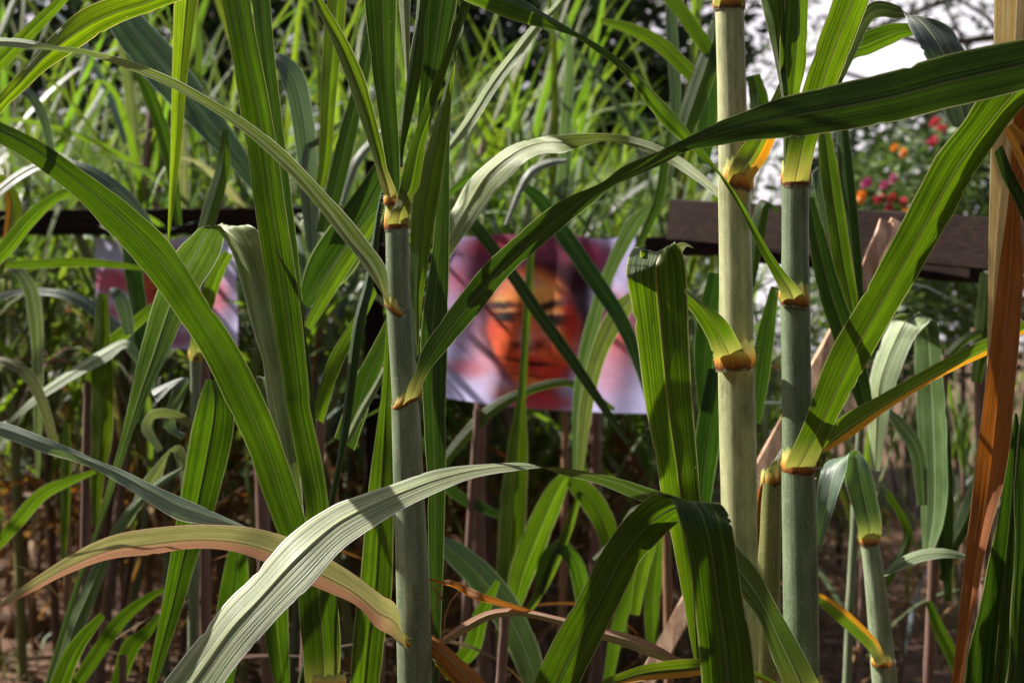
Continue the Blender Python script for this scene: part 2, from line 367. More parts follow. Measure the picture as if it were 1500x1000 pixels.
def collar(lf, x, y, w, d, h, face=-math.pi / 2, span=2.2, slope=0., lean=0., hair=12, grow=1.05):
    """orange dewlap band hugging the stalk where blade meets sheath; slope = rise (px) per px to the right"""
    plant = lf.parent; r = w / 2 / FPX * d; hh = h / FPX * d; NS, NH = 26, 7
    V, U, Fc = [], [], []
    c = P(x, y, d)
    for j in range(NH + 1):
        f = j / NH
        for s in range(NS + 1):
            a = face + (s / NS - .5) * 2 * span
            edge = 1 - abs(s / NS - .5) * 2
            hz = hh * (f - .42) * (.35 + .65 * min(1, edge * 2.4)) + hh * .10 * math.sin(s * 1.9)*f
            k = grow + .07 * math.sin(math.pi * min(1, f * 1.25)) + lean * f
            px = math.cos(a) * r * k; py = math.sin(a) * r * k
            V.append(c + Vector((px, py, hz + slope * px)) - plant.location); U.append((s / NS, f))
    for j in range(NH):
        for s in range(NS):
            q = j * (NS + 1) + s; Fc.append((q, q + 1, q + NS + 2, q + NS + 1))
    o = bpy.data.objects.new('collar', mesh('collar', V, Fc, U, M['collar'])); COL.objects.link(o); o.parent = lf
    if hair:
        V, Fc = [], []
        for e in (-1, 1):
            for q in range(hair):
                a = face + e * span * random.uniform(.6, 1.02)
                b = c + Vector((math.cos(a) * r * 1.1, math.sin(a) * r * 1.1, hh * random.uniform(-.2, .5) + slope * math.cos(a) * r))
                ln = random.uniform(.003, .009); dr = Vector((math.cos(a) + random.uniform(-.5, .5), math.sin(a) * .6, random.uniform(-.2, .9))).normalized()
                i = len(V); V += [b - plant.location + Vector((0, 0, .00022)), b - plant.location - Vector((0, 0, .00022)), b + dr * ln - plant.location]
                Fc.append((i, i + 1, i + 2))
        h_ = bpy.data.objects.new('collar_hair', mesh('collar_hair', V, Fc, None, M['hair'])); COL.objects.link(h_); h_.parent = lf; h_['kind'] = 'stuff'
def plant(x, y, d, label, group='sugarcane plants in the row in front'):
    p = P(x, y, d); return thing('sugarcane_plant', label, 'sugarcane', (p.x, p.y, 0), group)
def lower(parent, x, y, w, d, mat='stalk', tint=None, x0=None):
    """the same stalk carried on down from the bottom of the frame to the soil, in internodes"""
    p = P(x, y, d); g = Vector(((x0 - 750) / FPX * d if x0 else p.x, p.y, 0)); r = w / 2 / FPX * d
    n, sides = 12, 20; V, U, Fc = [], [], []
    for j in range(n + 1):
        c = p.lerp(g, j / n)
        for s in range(sides):
            a = s / sides * 2 * math.pi; rr = r * (.98 + .07 * (j % 3 == 0))
            V.append(c + Vector((math.cos(a) * rr, math.sin(a) * rr, 0)) - parent.location); U.append((s / sides, j * .1))
    for j in range(n):
        for s in range(sides): Fc.append((j * sides + s, (j + 1) * sides + s, (j + 1) * sides + (s + 1) % sides, j * sides + (s + 1) % sides))
    Fc.append(tuple(range(sides))[::-1])
    o = bpy.data.objects.new('stalk', mesh('stalk', V, Fc, U, M[mat])); o.color = (*(tint or (1, 1, 1)), 1); COL.objects.link(o); o.parent = parent
# ------------------------------------------------------------------ ground
def build_ground():
    V, Fc, U = [], [], []
    xs = [-80, -30, -12] + [-6 + i * .25 for i in range(49)] + [12, 30, 80]
    ys = [-20, -4] + [i * .25 for i in range(57)] + [18, 30, 60, 200]
    for y in ys:
        for x in xs:
            near = abs(x) < 7 and 0 <= y < 15
            V.append((x, y, (.05 * mnoise.noise(Vector((x * 1.3, y * 1.3, 0))) + .02 * mnoise.noise(Vector((x * 5, y * 5, 3)))) if near else 0))
    n = len(xs)
    for j in range(len(ys) - 1):
        for i in range(n - 1): Fc.append((j * n + i, j * n + i + 1, (j + 1) * n + i + 1, (j + 1) * n + i))
    ob('ground', mesh('ground', V, Fc, None, M['ground']), kind='structure')
build_ground()
def box_between(name, a, b, wd, th, mat, parent=None, up=Vector((0, 0, 1)), rough=0., bev=.003, segs=1, tint=None):
    """a beam with chamfered edges from a to b; wd along up, th across"""
    a, b = Vector(a), Vector(b); T = (b - a).normalized(); S = T.cross(up).normalized(); Uv = S.cross(T).normalized()
    prof = []
    for sx, sz in ((-1, -1), (1, -1), (1, 1), (-1, 1)):
        x, z = sx * th / 2, sz * wd / 2
        if sx * sz > 0: prof += [(x, z - sz * bev), (x - sx * bev, z)]
        else: prof += [(x - sx * bev, z), (x, z - sz * bev)]
    prof = [prof[1], prof[0], prof[2], prof[3], prof[5], prof[4], prof[6], prof[7]] if False else prof
    # order by angle
    prof.sort(key=lambda p: math.atan2(p[1], p[0]))
    V, Fc = [], []; off = parent.location if parent else Vector()
    for i in range(segs + 1):
        c = a.lerp(b, i / segs)
        for x, z in prof:
            j = Vector((random.uniform(-1, 1), random.uniform(-1, 1), random.uniform(-1, 1))) * rough
            V.append(c + S * x + Uv * z + j - off)
    m = len(prof)
    for i in range(segs):
        for j in range(m): Fc.append((i * m + j, i * m + (j + 1) % m, (i + 1) * m + (j + 1) % m, (i + 1) * m + j))
    Fc.append(tuple(range(m))[::-1]); Fc.append(tuple(segs * m + j for j in range(m)))
    o = bpy.data.objects.new(name, mesh(name, V, Fc, None, M[mat], smooth=False)); o.color = (*(tint or (1, 1, 1)), 1)
    COL.objects.link(o)
    if parent: o.parent = parent
    return o
def build_fence():
    p = P(300, 500, 4.4)
    f = thing('timber_fence', 'low dark timber fence with the narrow rail at the left, carrying both painted banners', 'fence', (p.x, p.y, 0))
    box_between('rail', P(-60, 327, 4.53), P(552, 322, 4.35), .078, .05, 'rail', f, segs=12, rough=.0015)
    box_between('rail', P(560, 372, 4.12), P(1080, 358, 4.0), .055, .045, 'rail', f, segs=12, rough=.0015)
    for x, y, d, wd in ((549, 236, 4.3, .055), (-40, 300, 4.56, .07), (1078, 330, 4.06, .06)):
        t = P(x, y, d); box_between('post', (t.x, t.y, -.1), t, wd, wd, 'post', f, up=Vector((0, 1, 0)), segs=10, rough=.0015)
    p = P(1200, 500, 3.2)
    f = thing('timber_fence', 'heavy dark timber fence rail with a sawn end beside the thick pale cane, right', 'fence', (p.x, p.y, 0))
    box_between('rail', P(992, 322, 3.5), P(1640, 372, 2.55), .102, .06, 'rail', f, segs=14, rough=.002)
    box_between('rail', P(1120, 372, 3.42), P(1428, 399, 2.95), .045, .04, 'rail', f, segs=8, rough=.0015)
    for x, d in ((1167, 3.33), (1655, 2.6)):
        t = P(x, 305, d); box_between('post', (t.x, t.y, -.1), t, .05, .05, 'post', f, up=Vector((0, 1, 0)), segs=10, rough=.0015)
    s = box_between('wooden_slat', P(1316, 326, 2.62), P(945, 1000, 2.45), .031, .014, 'slat', up=Vector((1, 0, .5)), segs=14, rough=.0018)
    tag(s, 'long pale wooden slat leaning behind the two thick canes down to the ground', 'slat')
    s = box_between('wooden_slat', P(1299, 324, 2.58), P(1243, 470, 2.55), .026, .012, 'slat', up=Vector((1, 0, .5)), segs=6, rough=.003, tint=(.9, .85, .9))
    tag(s, 'short split greyish slat propped beside the long pale slat against the fence rail', 'slat')
build_fence()

# ------------------------------------------------------------------ painted banners
def g(x, y, cx, cy, rx, ry, p=2., ang=0.):
    dx, dy = x - cx, y - cy
    if ang: dx, dy = dx * math.cos(ang) + dy * math.sin(ang), -dx * math.sin(ang) + dy * math.cos(ang)
    q = (abs(dx / rx) ** 2 + abs(dy / ry) ** 2)
    return math.exp(-(q ** (p / 2)))
def lerp(a, b, t): return tuple(p + (q - p) * t for p, q in zip(a, b))
def nz(x, y, s, z=0.): return mnoise.noise(Vector((x * s, y * s, z)))
def portrait(u, v):
    """u, v in the banner, 0..1, v down"""
    x = u * 1000 + 16 * nz(u, v, 9, 2) + 7 * nz(u, v, 34, 8); y = v * 870 + 16 * nz(u, v, 9, 5) + 7 * nz(u, v, 34, 11)
    c = (.55, .51, .84)
    c = lerp(c, (.30, .22, .55), .5 * g(x, y, 60, 60, 130, 90))
    c = lerp(c, (.62, .25, .38), .9 * max(0, min(1, .7 + 1.6 * nz(u, v, 3.2, 1))) * g(x, y, 130, 300, 210, 240, 3))
    c = lerp(c, (.62, .10, .16), .8 * g(x, y, 120, 240, 110, 90))
    c = lerp(c, (.60, .14, .22), .85 * g(x, y, 150, 700, 100, 50, 4))
    c = lerp(c, (.60, .22, .26), .8 * g(x, y, 240, 610, 110, 160, 3))
    c = lerp(c, (.28, .10, .22), .6 * g(x, y, 130, 610, 75, 10, 2, .75))
    c = lerp(c, (.62, .10, .07), .95 * g(x, y, 890, 470, 130, 190, 3))
    c = lerp(c, (.60, .22, .30), .7 * g(x, y, 830, 690, 90, 130, 3))
    # hair wash
    h = g(x, y, 490, 110, 420, 190, 9); c = lerp(c, (.16, .012, .035), .95 * h)
    c = lerp(c, (.42, .03, .06), .6 * g(x, y, 330, 60, 190, 50, 3)); c = lerp(c, (.40, .03, .10), .6 * g(x, y, 770, 110, 130, 80, 3))
    c = lerp(c, (.035, .005, .012), .95 * g(x, y, 510, 225, 250, 90, 6)); c = lerp(c, (.06, .008, .015), .9 * g(x, y, 262, 400, 60, 210, 5))
    c = lerp(c, (.035, .006, .012), .93 * g(x, y, 705, 340, 62, 240, 6))
    # face: broad, heavy jaw, strong brows
    f = g(x, y, 478, 500, 232, 330, 14)
    fc = lerp((.84, .12, .03), (.92, .38, .10), g(x, y, 520, 310, 170, 110, 2))
    fc = lerp(fc, (.85, .50, .08), .85 * g(x, y, 470, 280, 45, 60) + .7 * g(x, y, 640, 530, 35, 60)); fc = lerp(fc, (.85, .50, .10), .8 * g(x, y, 320, 350, 45, 40))
    fc = lerp(fc, (.72, .46, .42), .8 * g(x, y, 440, 240, 70, 26) + .6 * g(x, y, 560, 500, 45, 45)); fc = lerp(fc, (.70, .42, .45), .8 * g(x, y, 440, 520, 34, 70))
    fc = lerp(fc, (.70, .02, .015), .9 * g(x, y, 660, 430, 42, 170, 3)); fc = lerp(fc, (.66, .02, .015), .8 * g(x, y, 590, 700, 120, 70, 3)); fc = lerp(fc, (.70, .05, .02), .7 * g(x, y, 270, 480, 50, 90, 3))
    fc = lerp(fc, (.09, .008, .008), .95 * g(x, y, 268, 600, 26, 90, 4, -.3)); fc = lerp(fc, (.10, .008, .01), .9 * g(x, y, 335, 720, 20, 85, 3, -.6)); fc = lerp(fc, (.20, .01, .01), .7 * g(x, y, 650, 650, 20, 90, 3, .4))
    fc = lerp(fc, (.30, .015, .01), .7 * g(x, y, 425, 420, 20, 110)); fc = lerp(fc, (.35, .02, .01), .6 * g(x, y, 370, 590, 14, 40, 2, .5)); fc = lerp(fc, (.35, .02, .01), .6 * g(x, y, 560, 590, 14, 40, 2, -.5))
    for ex in (335, 572):
        fc = lerp(fc, (.22, .04, .02), .75 * g(x, y, ex, 430, 76, 34, 3)); fc = lerp(fc, (.90, .55, .25), .6 * g(x, y, ex, 395, 60, 9, 3))
        fc = lerp(fc, (.78, .55, .45), .7 * g(x, y, ex - 38, 438, 20, 10)); fc = lerp(fc, (.006, .002, .004), .99 * g(x, y, ex, 436, 54, 25, 4))
        fc = lerp(fc, (.012, .003, .004), .95 * g(x, y, ex, 414, 84, 13, 3)); fc = lerp(fc, (.25, .03, .02), .6 * g(x, y, ex, 478, 60, 9, 3))
    fc = lerp(fc, (.014, .003, .004), .98 * g(x, y, 322, 372, 100, 22, 4, -.10)); fc = lerp(fc, (.014, .003, .004), .98 * g(x, y, 562, 358, 102, 23, 4, -.24))
    fc = lerp(fc, (.07, .008, .008), .9 * g(x, y, 390, 562, 30, 18)); fc = lerp(fc, (.07, .008, .008), .9 * g(x, y, 500, 562, 30, 18)); fc = lerp(fc, (.10, .01, .01), .6 * g(x, y, 445, 575, 60, 9, 3)); fc = lerp(fc, (.80, .50, .40), .6 * g(x, y, 450, 525, 20, 34))
    fc = lerp(fc, (.70, .03, .02), .85 * g(x, y, 450, 622, 96, 15, 3)); fc = lerp(fc, (.012, .002, .003), .98 * g(x, y, 450, 645, 134, 15, 4, .03)); fc = lerp(fc, (.62, .03, .025), .8 * g(x, y, 450, 672, 88, 17, 3)); fc = lerp(fc, (.10, .01, .01), .8 * g(x, y, 450, 705, 76, 11, 3))
    fc = lerp(fc, (.82, .32, .05), .7 * g(x, y, 470, 745, 60, 24))
    c = lerp(c, fc, f)
    c = lerp(c, (.55, .02, .015), .9 * g(x, y, 480, 830, 190, 60, 6)); c = lerp(c, (.72, .22, .04), .6 * g(x, y, 330, 800, 60, 40)); c = lerp(c, (.12, .01, .015), .6 * g(x, y, 520, 780, 130, 18))
    k = .3 + .4 * max(f, h)
    s = 1 + k * (.34 * nz(u, v, 14, 7) + .28 * nz(u, v, 42, 3))
    return tuple(max(0, min(1, q * s)) for q in c)
def portrait2(u, v):
    c = (.62, .54, .86); x, y = u * 1000, v * 800
    x += 30 * nz(u, v, 6, 12); y += 30 * nz(u, v, 6, 15)
    c = lerp(c, (.62, .06, .12), .9 * g(x, y, 130, 330, 190, 110, 5)); c = lerp(c, (.60, .12, .22), .85 * g(x, y, 90, 560, 130, 90, 4))
    c = lerp(c, (.40, .02, .03), .95 * g(x, y, 520, 330, 260, 280, 5)); c = lerp(c, (.10, .01, .02), .9 * g(x, y, 330, 330, 60, 200, 4))
    c = lerp(c, (.65, .06, .01), .9 * g(x, y, 520, 400, 160, 230, 4)); c = lerp(c, (.72, .28, .03), .7 * g(x, y, 470, 330, 60, 50))
    for ex in (450, 610): c = lerp(c, (.03, .01, .01), .9 * g(x, y, ex, 380, 38, 16, 3)); c = lerp(c, (.05, .01, .01), .9 * g(x, y, ex, 335, 60, 9, 3))
    c = lerp(c, (.05, .01, .01), .9 * g(x, y, 530, 540, 70, 9, 3)); c = lerp(c, (.55, .04, .06), .8 * g(x, y, 860, 420, 110, 170, 4)); c = lerp(c, (.35, .02, .03), .7 * g(x, y, 520, 720, 200, 70, 4))
    s = 1 + .2 * nz(u, v, 12, 17); return tuple(max(0, min(1, q * s)) for q in c)
def banner_mat():
    n = NT('printed banner cloth')
    a = n.n('VertexColor'); a.layer_name = 'print'
    wv = n.noise(n.n('TexCoord').outputs['UV'], 260, 2)
    return n.done(n.mixs(.35, n.princ(a.outputs[0], .6, .15, n.bump(wv, .2, .0006)), n.trans(a.outputs[0])))
M['banner'] = banner_mat()
def banner(tl, tr, br, bl, fn, label, nx=150, ny=130):
    c0 = (tl + tr) / 2
    root = thing('portrait_banner', label, 'banner', c0, 'portrait banners hung on the fence')
    V, U, Cc, Fc = [], [], [], []
    for j in range(ny + 1):
        for i in range(nx + 1):
            u, v = i / nx, j / ny
            p = tl.lerp(tr, u).lerp(bl.lerp(br, u), v)
            p.z -= .010 * (.5 - .5 * math.cos(u * 2 * math.pi * 3)) * (1 - v) ** 3 + .012 * math.sin(u * math.pi) * v
            p.y += .014 * math.sin(u * 9 + v * 2) * (.3 + v) + .006 * math.sin(u * 23 + v * 5)
            V.append(p - c0); U.append((u, v)); Cc.append(fn(u, v))
    for j in range(ny):
        for i in range(nx):
            q = j * (nx + 1) + i; Fc.append((q, q + nx + 1, q + nx + 2, q + 1))
    me = mesh('banner_cloth', V, Fc, U, M['banner'])
    at = me.color_attributes.new('print', 'FLOAT_COLOR', 'POINT')
    flat = []
    for c in Cc: flat += [*c, 1]
    at.data.foreach_set('color', flat)
    cl = bpy.data.objects.new('banner_cloth', me); COL.objects.link(cl); cl.parent = root
    for p in (tl, tr, tl.lerp(tr, .5)):
        q = p + Vector((0, .05, .035)); tube('tie_cord', [p + Vector((0, 0, -.012)), p + Vector((0, -.004, .01)), q], .0016, 'cord', root)
def tube(name, pts, r, mat, parent=None, sides=6, tint=None, r1=None, kind=None):
    V, Fc, U = [], [], []; n = len(pts); off = parent.location if parent and parent.parent is None else (parent.parent.location if parent else Vector()); L = 0
    for i, p in enumerate(pts):
        T = (pts[min(n - 1, i + 1)] - pts[max(0, i - 1)]).normalized()
        S = T.cross(Vector((.3, .9, .2))).normalized(); B = S.cross(T)
        rr = r + ((r1 if r1 is not None else r) - r) * i / (n - 1)
        if i: L += (pts[i] - pts[i - 1]).length
        for s in range(sides):
            a = s / sides * 2 * math.pi; V.append(p + S * math.cos(a) * rr + B * math.sin(a) * rr - off); U.append((s / sides, L))
    for i in range(n - 1):
        for s in range(sides): Fc.append((i * sides + s, i * sides + (s + 1) % sides, (i + 1) * sides + (s + 1) % sides, (i + 1) * sides + s))
    o = bpy.data.objects.new(name, mesh(name, V, Fc, U, M[mat])); o.color = (*(tint or (1, 1, 1)), 1); COL.objects.link(o)
    if parent: o.parent = parent
    if kind: o['kind'] = kind
    return o
banner(P(640, 341, 4.03), P(930, 345, 3.88), P(948, 605, 3.75), P(641, 581, 3.91), portrait, 'large banner with a painted face in red and orange on lavender, mid fence')
banner(P(138, 348, 4.50), P(345, 346, 4.36), P(350, 508, 4.24), P(140, 503, 4.38), portrait2, 'smaller red and pink portrait banner half hidden by leaves, under the rail at the left', 90, 70)

# ------------------------------------------------------------------ background cane
def proto_leaf(length, width, lift, droop, twist, mat, n=14, seed=0, kink=None):
    """leaf starting at the origin, heading +X: lift = start angle from horizontal, droop = total bend"""
    rnd = random.Random(seed); pos = Vector(); ang = lift; V, U, Fc = [], [], []; us = (0, .25, .5, .75, 1)
    for i in range(n + 1):
        s = i / n
        wd = width * (min(1, .45 + s * 2.2)) * (1 - max(0, (s - .35) / .65) ** 1.6)
        T = Vector((math.cos(ang), 0, math.sin(ang))); Nn = Vector((-math.sin(ang), 0, math.cos(ang)))
        tw = twist * s; A = Vector((0, 1, 0)) * math.cos(tw) + Nn * math.sin(tw); N2 = T.cross(A) * -1
        for u in us:
            q = abs(2 * u - 1); V.append(pos + A * (u - .5) * wd + N2 * (q * .12 * wd + .03 * wd * rnd.uniform(-1, 1) * q)); U.append((u, 3 + s * length))
        pos = pos + T * (length / n)
        ang -= droop / n * (.25 + 1.5 * s)
        if kink and abs(s - kink) < .5 / n: ang -= 1.5
        pos.y += rnd.uniform(-.004, .004)
    m = len(us)
    for i in range(n):
        for j in range(m - 1): Fc.append((i * m + j, i * m + j + 1, (i + 1) * m + j + 1, (i + 1) * m + j))
    return mesh('leaf', V, Fc, U, M[mat])
LP = {'up': [], 'arch': [], 'dry': []}
for i in range(8): LP['up'].append(proto_leaf(random.uniform(.7, 1.15), random.uniform(.013, .026), R(random.uniform(72, 84)), R(random.uniform(15, 75)), random.uniform(-1.2, 1.2), 'leaf', seed=i))
for i in range(10): LP['arch'].append(proto_leaf(random.uniform(.8, 1.25), random.uniform(.014, .032), R(random.uniform(50, 72)), R(random.uniform(95, 170)), random.uniform(-.9, .9), ('leaf', 'leaf', 'leaf_blue', 'leaf_pale', 'leaf')[i % 5], seed=20 + i, kink=.45 if i % 4 == 1 else None))
for i in range(5): LP['dry'].append(proto_leaf(random.uniform(.5, .9), random.uniform(.010, .024), R(random.uniform(-10, 40)), R(random.uniform(90, 140)), random.uniform(-2, 2), ('leaf_dry', 'leaf_brown')[i % 2], seed=50 + i))
def proto_stalk(h, r, mat, seed):
    rnd = random.Random(seed); V, U, Fc = [], [], []; sides = 8; nodes = int(h / .11); k = 0; rings = []
    z = 0
    for i in range(nodes):
        for f, rk in ((0, 1.12), (.12, .96), (.9, .97)): rings.append((z + f * h / nodes, r * rk * (1 - .25 * i / nodes)))
        z += h / nodes
    rings.append((h, r * .7)); bx, by = rnd.uniform(-.03, .03), rnd.uniform(-.03, .03)
    for z, rr in rings:
        t = (z / h) ** 2
        for s in range(sides):
            a = s / sides * 2 * math.pi; V.append((math.cos(a) * rr + bx * t, math.sin(a) * rr + by * t, z)); U.append((s / sides, z))
    for i in range(len(rings) - 1):
        for s in range(sides): Fc.append((i * sides + s, i * sides + (s + 1) % sides, (i + 1) * sides + (s + 1) % sides, (i + 1) * sides + s))
    return mesh('stalk', V, Fc, U, M[mat])
SP = [proto_stalk(h, r, m, i) for i, (h, r, m) in enumerate([(.9, .012, 'stalk_red'), (1.2, .013, 'stalk'), (1.0, .011, 'stalk_straw'), (1.4, .014, 'stalk_red'), (1.1, .013, 'stalk_yellow'), (.7, .011, 'stalk_red')])]
def cane(x, y, rnd, label, group, scale=1., nl=(6, 9), small=False):
    si = rnd.randrange(len(SP)); hs = (.9, 1.2, 1.0, 1.4, 1.1, .7)[si]
    t = thing('sugarcane_plant', label, 'sugarcane', (x, y, 0), group); t.scale = (scale,) * 3; t.rotation_euler = (R(rnd.uniform(-9, 9)), R(rnd.uniform(-9, 9)), rnd.uniform(0, 6.28))
    s = bpy.data.objects.new('stalk', SP[si]); COL.objects.link(s); s.parent = t; br = rnd.uniform(.8, 1.1); s.color = (br, br, br, 1)
    n = rnd.randint(*nl)
    for i in range(n):
        f = i / n; up = i >= n - 3
        me = rnd.choice(LP['up'] if up else LP['arch'])
        l = bpy.data.objects.new('leaf', me); COL.objects.link(l); l.parent = t
        l.location = (0, 0, hs * (.42 + .58 * f) if not up else hs * rnd.uniform(.88, 1)); l.rotation_euler = (0, R(rnd.uniform(-8, 8)), i * 2.6 + rnd.uniform(-.6, .6))
        k = rnd.uniform(.8, 1.1); l.scale = (k,) * 3
        g_ = rnd.uniform(1.1, 1.8); l.color = (g_ * rnd.uniform(.85, 1.25), g_, g_ * rnd.uniform(.7, 1.2), 1)
    for i in range(rnd.randint(3, 7)):
        l = bpy.data.objects.new('dead_leaf', rnd.choice(LP['dry'])); COL.objects.link(l); l.parent = t
        l.location = (0, 0, hs * rnd.uniform(.2, .7)); l.rotation_euler = (0, 0, rnd.uniform(0, 6.28)); b_ = rnd.uniform(.35, .8); l.color = (b_, b_ * 1.05, b_ * 1.2, 1)
    return t
def zone(px, rows):
    for lim, t in rows:
        if px < lim: return t
    return rows[-1][1]
NEARZ = ((160, 'above the left end of the narrow rail'), (380, 'behind the small banner'), (560, 'behind the post between the banners'), (760, 'behind the left half of the large banner'), (960, 'behind the right half of the large banner'), (9999, 'behind the sawn end of the heavy rail'))
def build_thicket():
    rnd = random.Random(11); placed = []
    def free(x, y, r): return all((x - a) ** 2 + (y - b) ** 2 > r * r for a, b in placed)
    n = 0; tries = 0
    while n < 230 and tries < 9000:
        tries += 1
        d = 4.75 + 4.6 * rnd.random() ** 1.2; px = rnd.uniform(-110, 1110 if d < 6.5 else 1090); x = (px - 750) / FPX * d
        if not free(x, d, .12): continue
        if px > 1000 and rnd.random() < .5: continue
        placed.append((x, d)); n += 1
        if px < 0: lab = 'leafy cane just past the left edge beyond the fence, only stray leaves reaching in'; gr = 'canes past the left edge'
        elif d < 6: z = zone(px, NEARZ); lab = 'slender leafy cane in the first blurred row, ' + z; gr = 'canes in the first row beyond the fence'
        else: z = zone(px, NEARZ); lab = 'small blurred cane in the far rows, ' + z; gr = 'canes in the far rows of the thicket'
        cane(x, d, rnd, lab, gr, (rnd.uniform(1.15, 1.55) if px < 620 else rnd.uniform(1.1, 1.5) if px < 990 else rnd.uniform(.85, 1.05)), (11, 15))
    n = 0
    while n < 24:                                   # low young canes under the sky gap
        d = rnd.uniform(3.9, 7.5); px = rnd.uniform(1020, 1560); x = (px - 750) / FPX * d
        if not free(x, d, .13): continue
        placed.append((x, d)); n += 1
        cane(x, d, rnd, 'low young cane in the gap at the right behind the heavy rail', 'low canes at the right behind the rail', rnd.uniform(.52, .74), (5, 7))
build_thicket()
def build_far_mass():
    rnd = random.Random(5); V, Fc, U = [], [], []; fm = []
    for q in range(9000):
        d = rnd.uniform(9.6, 12.5); x = rnd.uniform(-5.2, 2.2 if rnd.random() < .9 else 4.5); z0 = rnd.uniform(0, 2.2 if x < 1.4 else .5); pos = Vector((x, d, z0)); yaw = rnd.uniform(0, 6.28); ang = R(rnd.uniform(60, 88)); ln = rnd.uniform(.6, 1.2); wd = rnd.uniform(.016, .034); dr = R(rnd.uniform(20, 130)); i0 = len(V); h = Vector((math.cos(yaw), math.sin(yaw), 0)); sd = Vector((-h.y, h.x, 0))
        for i in range(6):
            s = i / 5; w_ = wd * (1 - s ** 2) * .5
            V += [pos - sd * w_, pos + sd * w_]; U += [(0, 3 + s), (1, 3 + s)]
            pos = pos + (h * math.cos(ang) + Vector((0, 0, math.sin(ang)))) * ln / 5; ang -= dr / 5
        for i in range(5): Fc.append((i0 + 2 * i, i0 + 2 * i + 1, i0 + 2 * i + 3, i0 + 2 * i + 2))
    o = ob('cane_foliage', mesh('cane_foliage', V, Fc, U, M['leaf']), kind='stuff'); o['label'] = 'solid mass of far cane leaves closing the thicket below the trees'; o['category'] = 'foliage'
build_far_mass()
def build_unseen_haze_blocking_rows():  # unseen leaf masses, added to keep low sky haze off nearby surfaces
    rnd = random.Random(77)
    for name, lab, boxes, cnt in (('cane_foliage', 'unseen mass of cane leaves added behind the camera to block low sky haze', [(-6, 6, -6.5, -1.6)], 5200),
                                  ('cane_foliage', 'unseen mass of cane leaves added past the left and right edges to block haze', [(-6.5, -2.2, -1, 4.4), (2.4, 6.5, -1, 3.6)], 4600)):
        V, Fc, U = [], [], []
        for q in range(cnt):
            x0, x1, y0, y1 = boxes[q % len(boxes)]; pos = Vector((rnd.uniform(x0, x1), rnd.uniform(y0, y1), rnd.uniform(.1, 2.1))); yaw = rnd.uniform(0, 6.28); ang = R(rnd.uniform(55, 88)); ln = rnd.uniform(.7, 1.3); wd = rnd.uniform(.035, .065); dr = R(rnd.uniform(30, 150)); i0 = len(V); h = Vector((math.cos(yaw), math.sin(yaw), 0)); sd = Vector((-h.y, h.x, 0))
            for i in range(6):
                s = i / 5; w_ = wd * (1 - s ** 2) * .5; V += [pos - sd * w_, pos + sd * w_]; U += [(0, 3 + s), (1, 3 + s)]
                pos = pos + (h * math.cos(ang) + Vector((0, 0, math.sin(ang)))) * ln / 5; ang -= dr / 5
            for i in range(5): Fc.append((i0 + 2 * i, i0 + 2 * i + 1, i0 + 2 * i + 3, i0 + 2 * i + 2))
        o = ob(name, mesh(name, V, Fc, U, M['leaf']), kind='stuff'); o['label'] = lab; o['category'] = 'foliage'
build_unseen_haze_blocking_rows()

# ------------------------------------------------------------------ trees and flowers behind
def leaf_cloud(blobs, count, size, rnd, off, shell=.55):
    V, Fc = [], []; tot = sum(r[3] * r[4] for r in blobs)
    for cx, cy, cz, rx, rz in blobs:
        for q in range(int(count * rx * rz / tot)):
            v = Vector((rnd.gauss(0, 1), rnd.gauss(0, 1), rnd.gauss(0, 1))).normalized() * (shell + (1 - shell) * rnd.random() ** .6) if rnd.random() < .8 else Vector((rnd.uniform(-.5, .5), rnd.uniform(-.5, .5), rnd.uniform(-.5, .5)))
            wob = 1 + .35 * mnoise.noise(v * 2.3 + Vector((cx, cy, cz)))
            p = Vector((cx + v.x * rx * wob, cy + v.y * rx * wob, cz + v.z * rz * wob))
            a = Vector((rnd.gauss(0, 1), rnd.gauss(0, 1), rnd.gauss(0, .6))).normalized(); b = a.cross(Vector((rnd.gauss(0, 1), rnd.gauss(0, 1), rnd.gauss(0, 1)))).normalized()
            s = size * rnd.uniform(.6, 1.4); i = len(V)
            V += [p - a * s - off, p + b * s * .38 - off, p + a * s - off, p - b * s * .38 - off]; Fc.append((i, i + 1, i + 2, i + 3))
    return V, Fc
def tree(x, y, h, blobs, label, count, size=.09, mat='crown', trunk_r=.16, branches=(), seed=1, tint=None):
    rnd = random.Random(seed); t = thing('broadleaf_tree', label, 'tree', (x, y, 0))
    pts = [Vector((x + .15 * math.sin(i * 1.1 + seed), y, h * i / 8)) for i in range(9)]
    tube('trunk', pts, trunk_r, 'bark', t, 10, r1=trunk_r * .35)
    for b in blobs:
        s = pts[rnd.randint(4, 7)]; e = Vector(b[:3]); m = s.lerp(e, .5) + Vector((rnd.uniform(-.3, .3), 0, rnd.uniform(-.2, .3)))
        tube('limb', [s, s.lerp(m, .5) + Vector((0, 0, .05)), m, m.lerp(e, .6), e], trunk_r * .35, 'bark', t, 6, r1=.015)
    for br in branches: tube('limb', br, .05, 'bark', t, 6, r1=.012)
    V, Fc = leaf_cloud(blobs, count, size, rnd, t.location)
    c = ob('crown', mesh('crown', V, Fc, None, M[mat], smooth=False)); c.parent = t; c.matrix_parent_inverse = Matrix.Identity(4); c['kind'] = 'stuff'; c.color = (*(tint or (1, 1, 1)), 1)
D1 = 13.
tree(-2.6, D1, 5.2, [(-3.6, D1, 3.3, 1.5, 1.2), (-2.2, D1, 4.6, 1.5, 1.3), (-1.2, D1 + .4, 3.4, 1.3, 1.2), (-4.8, D1, 4.4, 1.4, 1.2), (-3, D1 + .5, 2.2, 1.3, .9)], 'dark leafy tree behind the thicket at the upper left', 17000, seed=3)
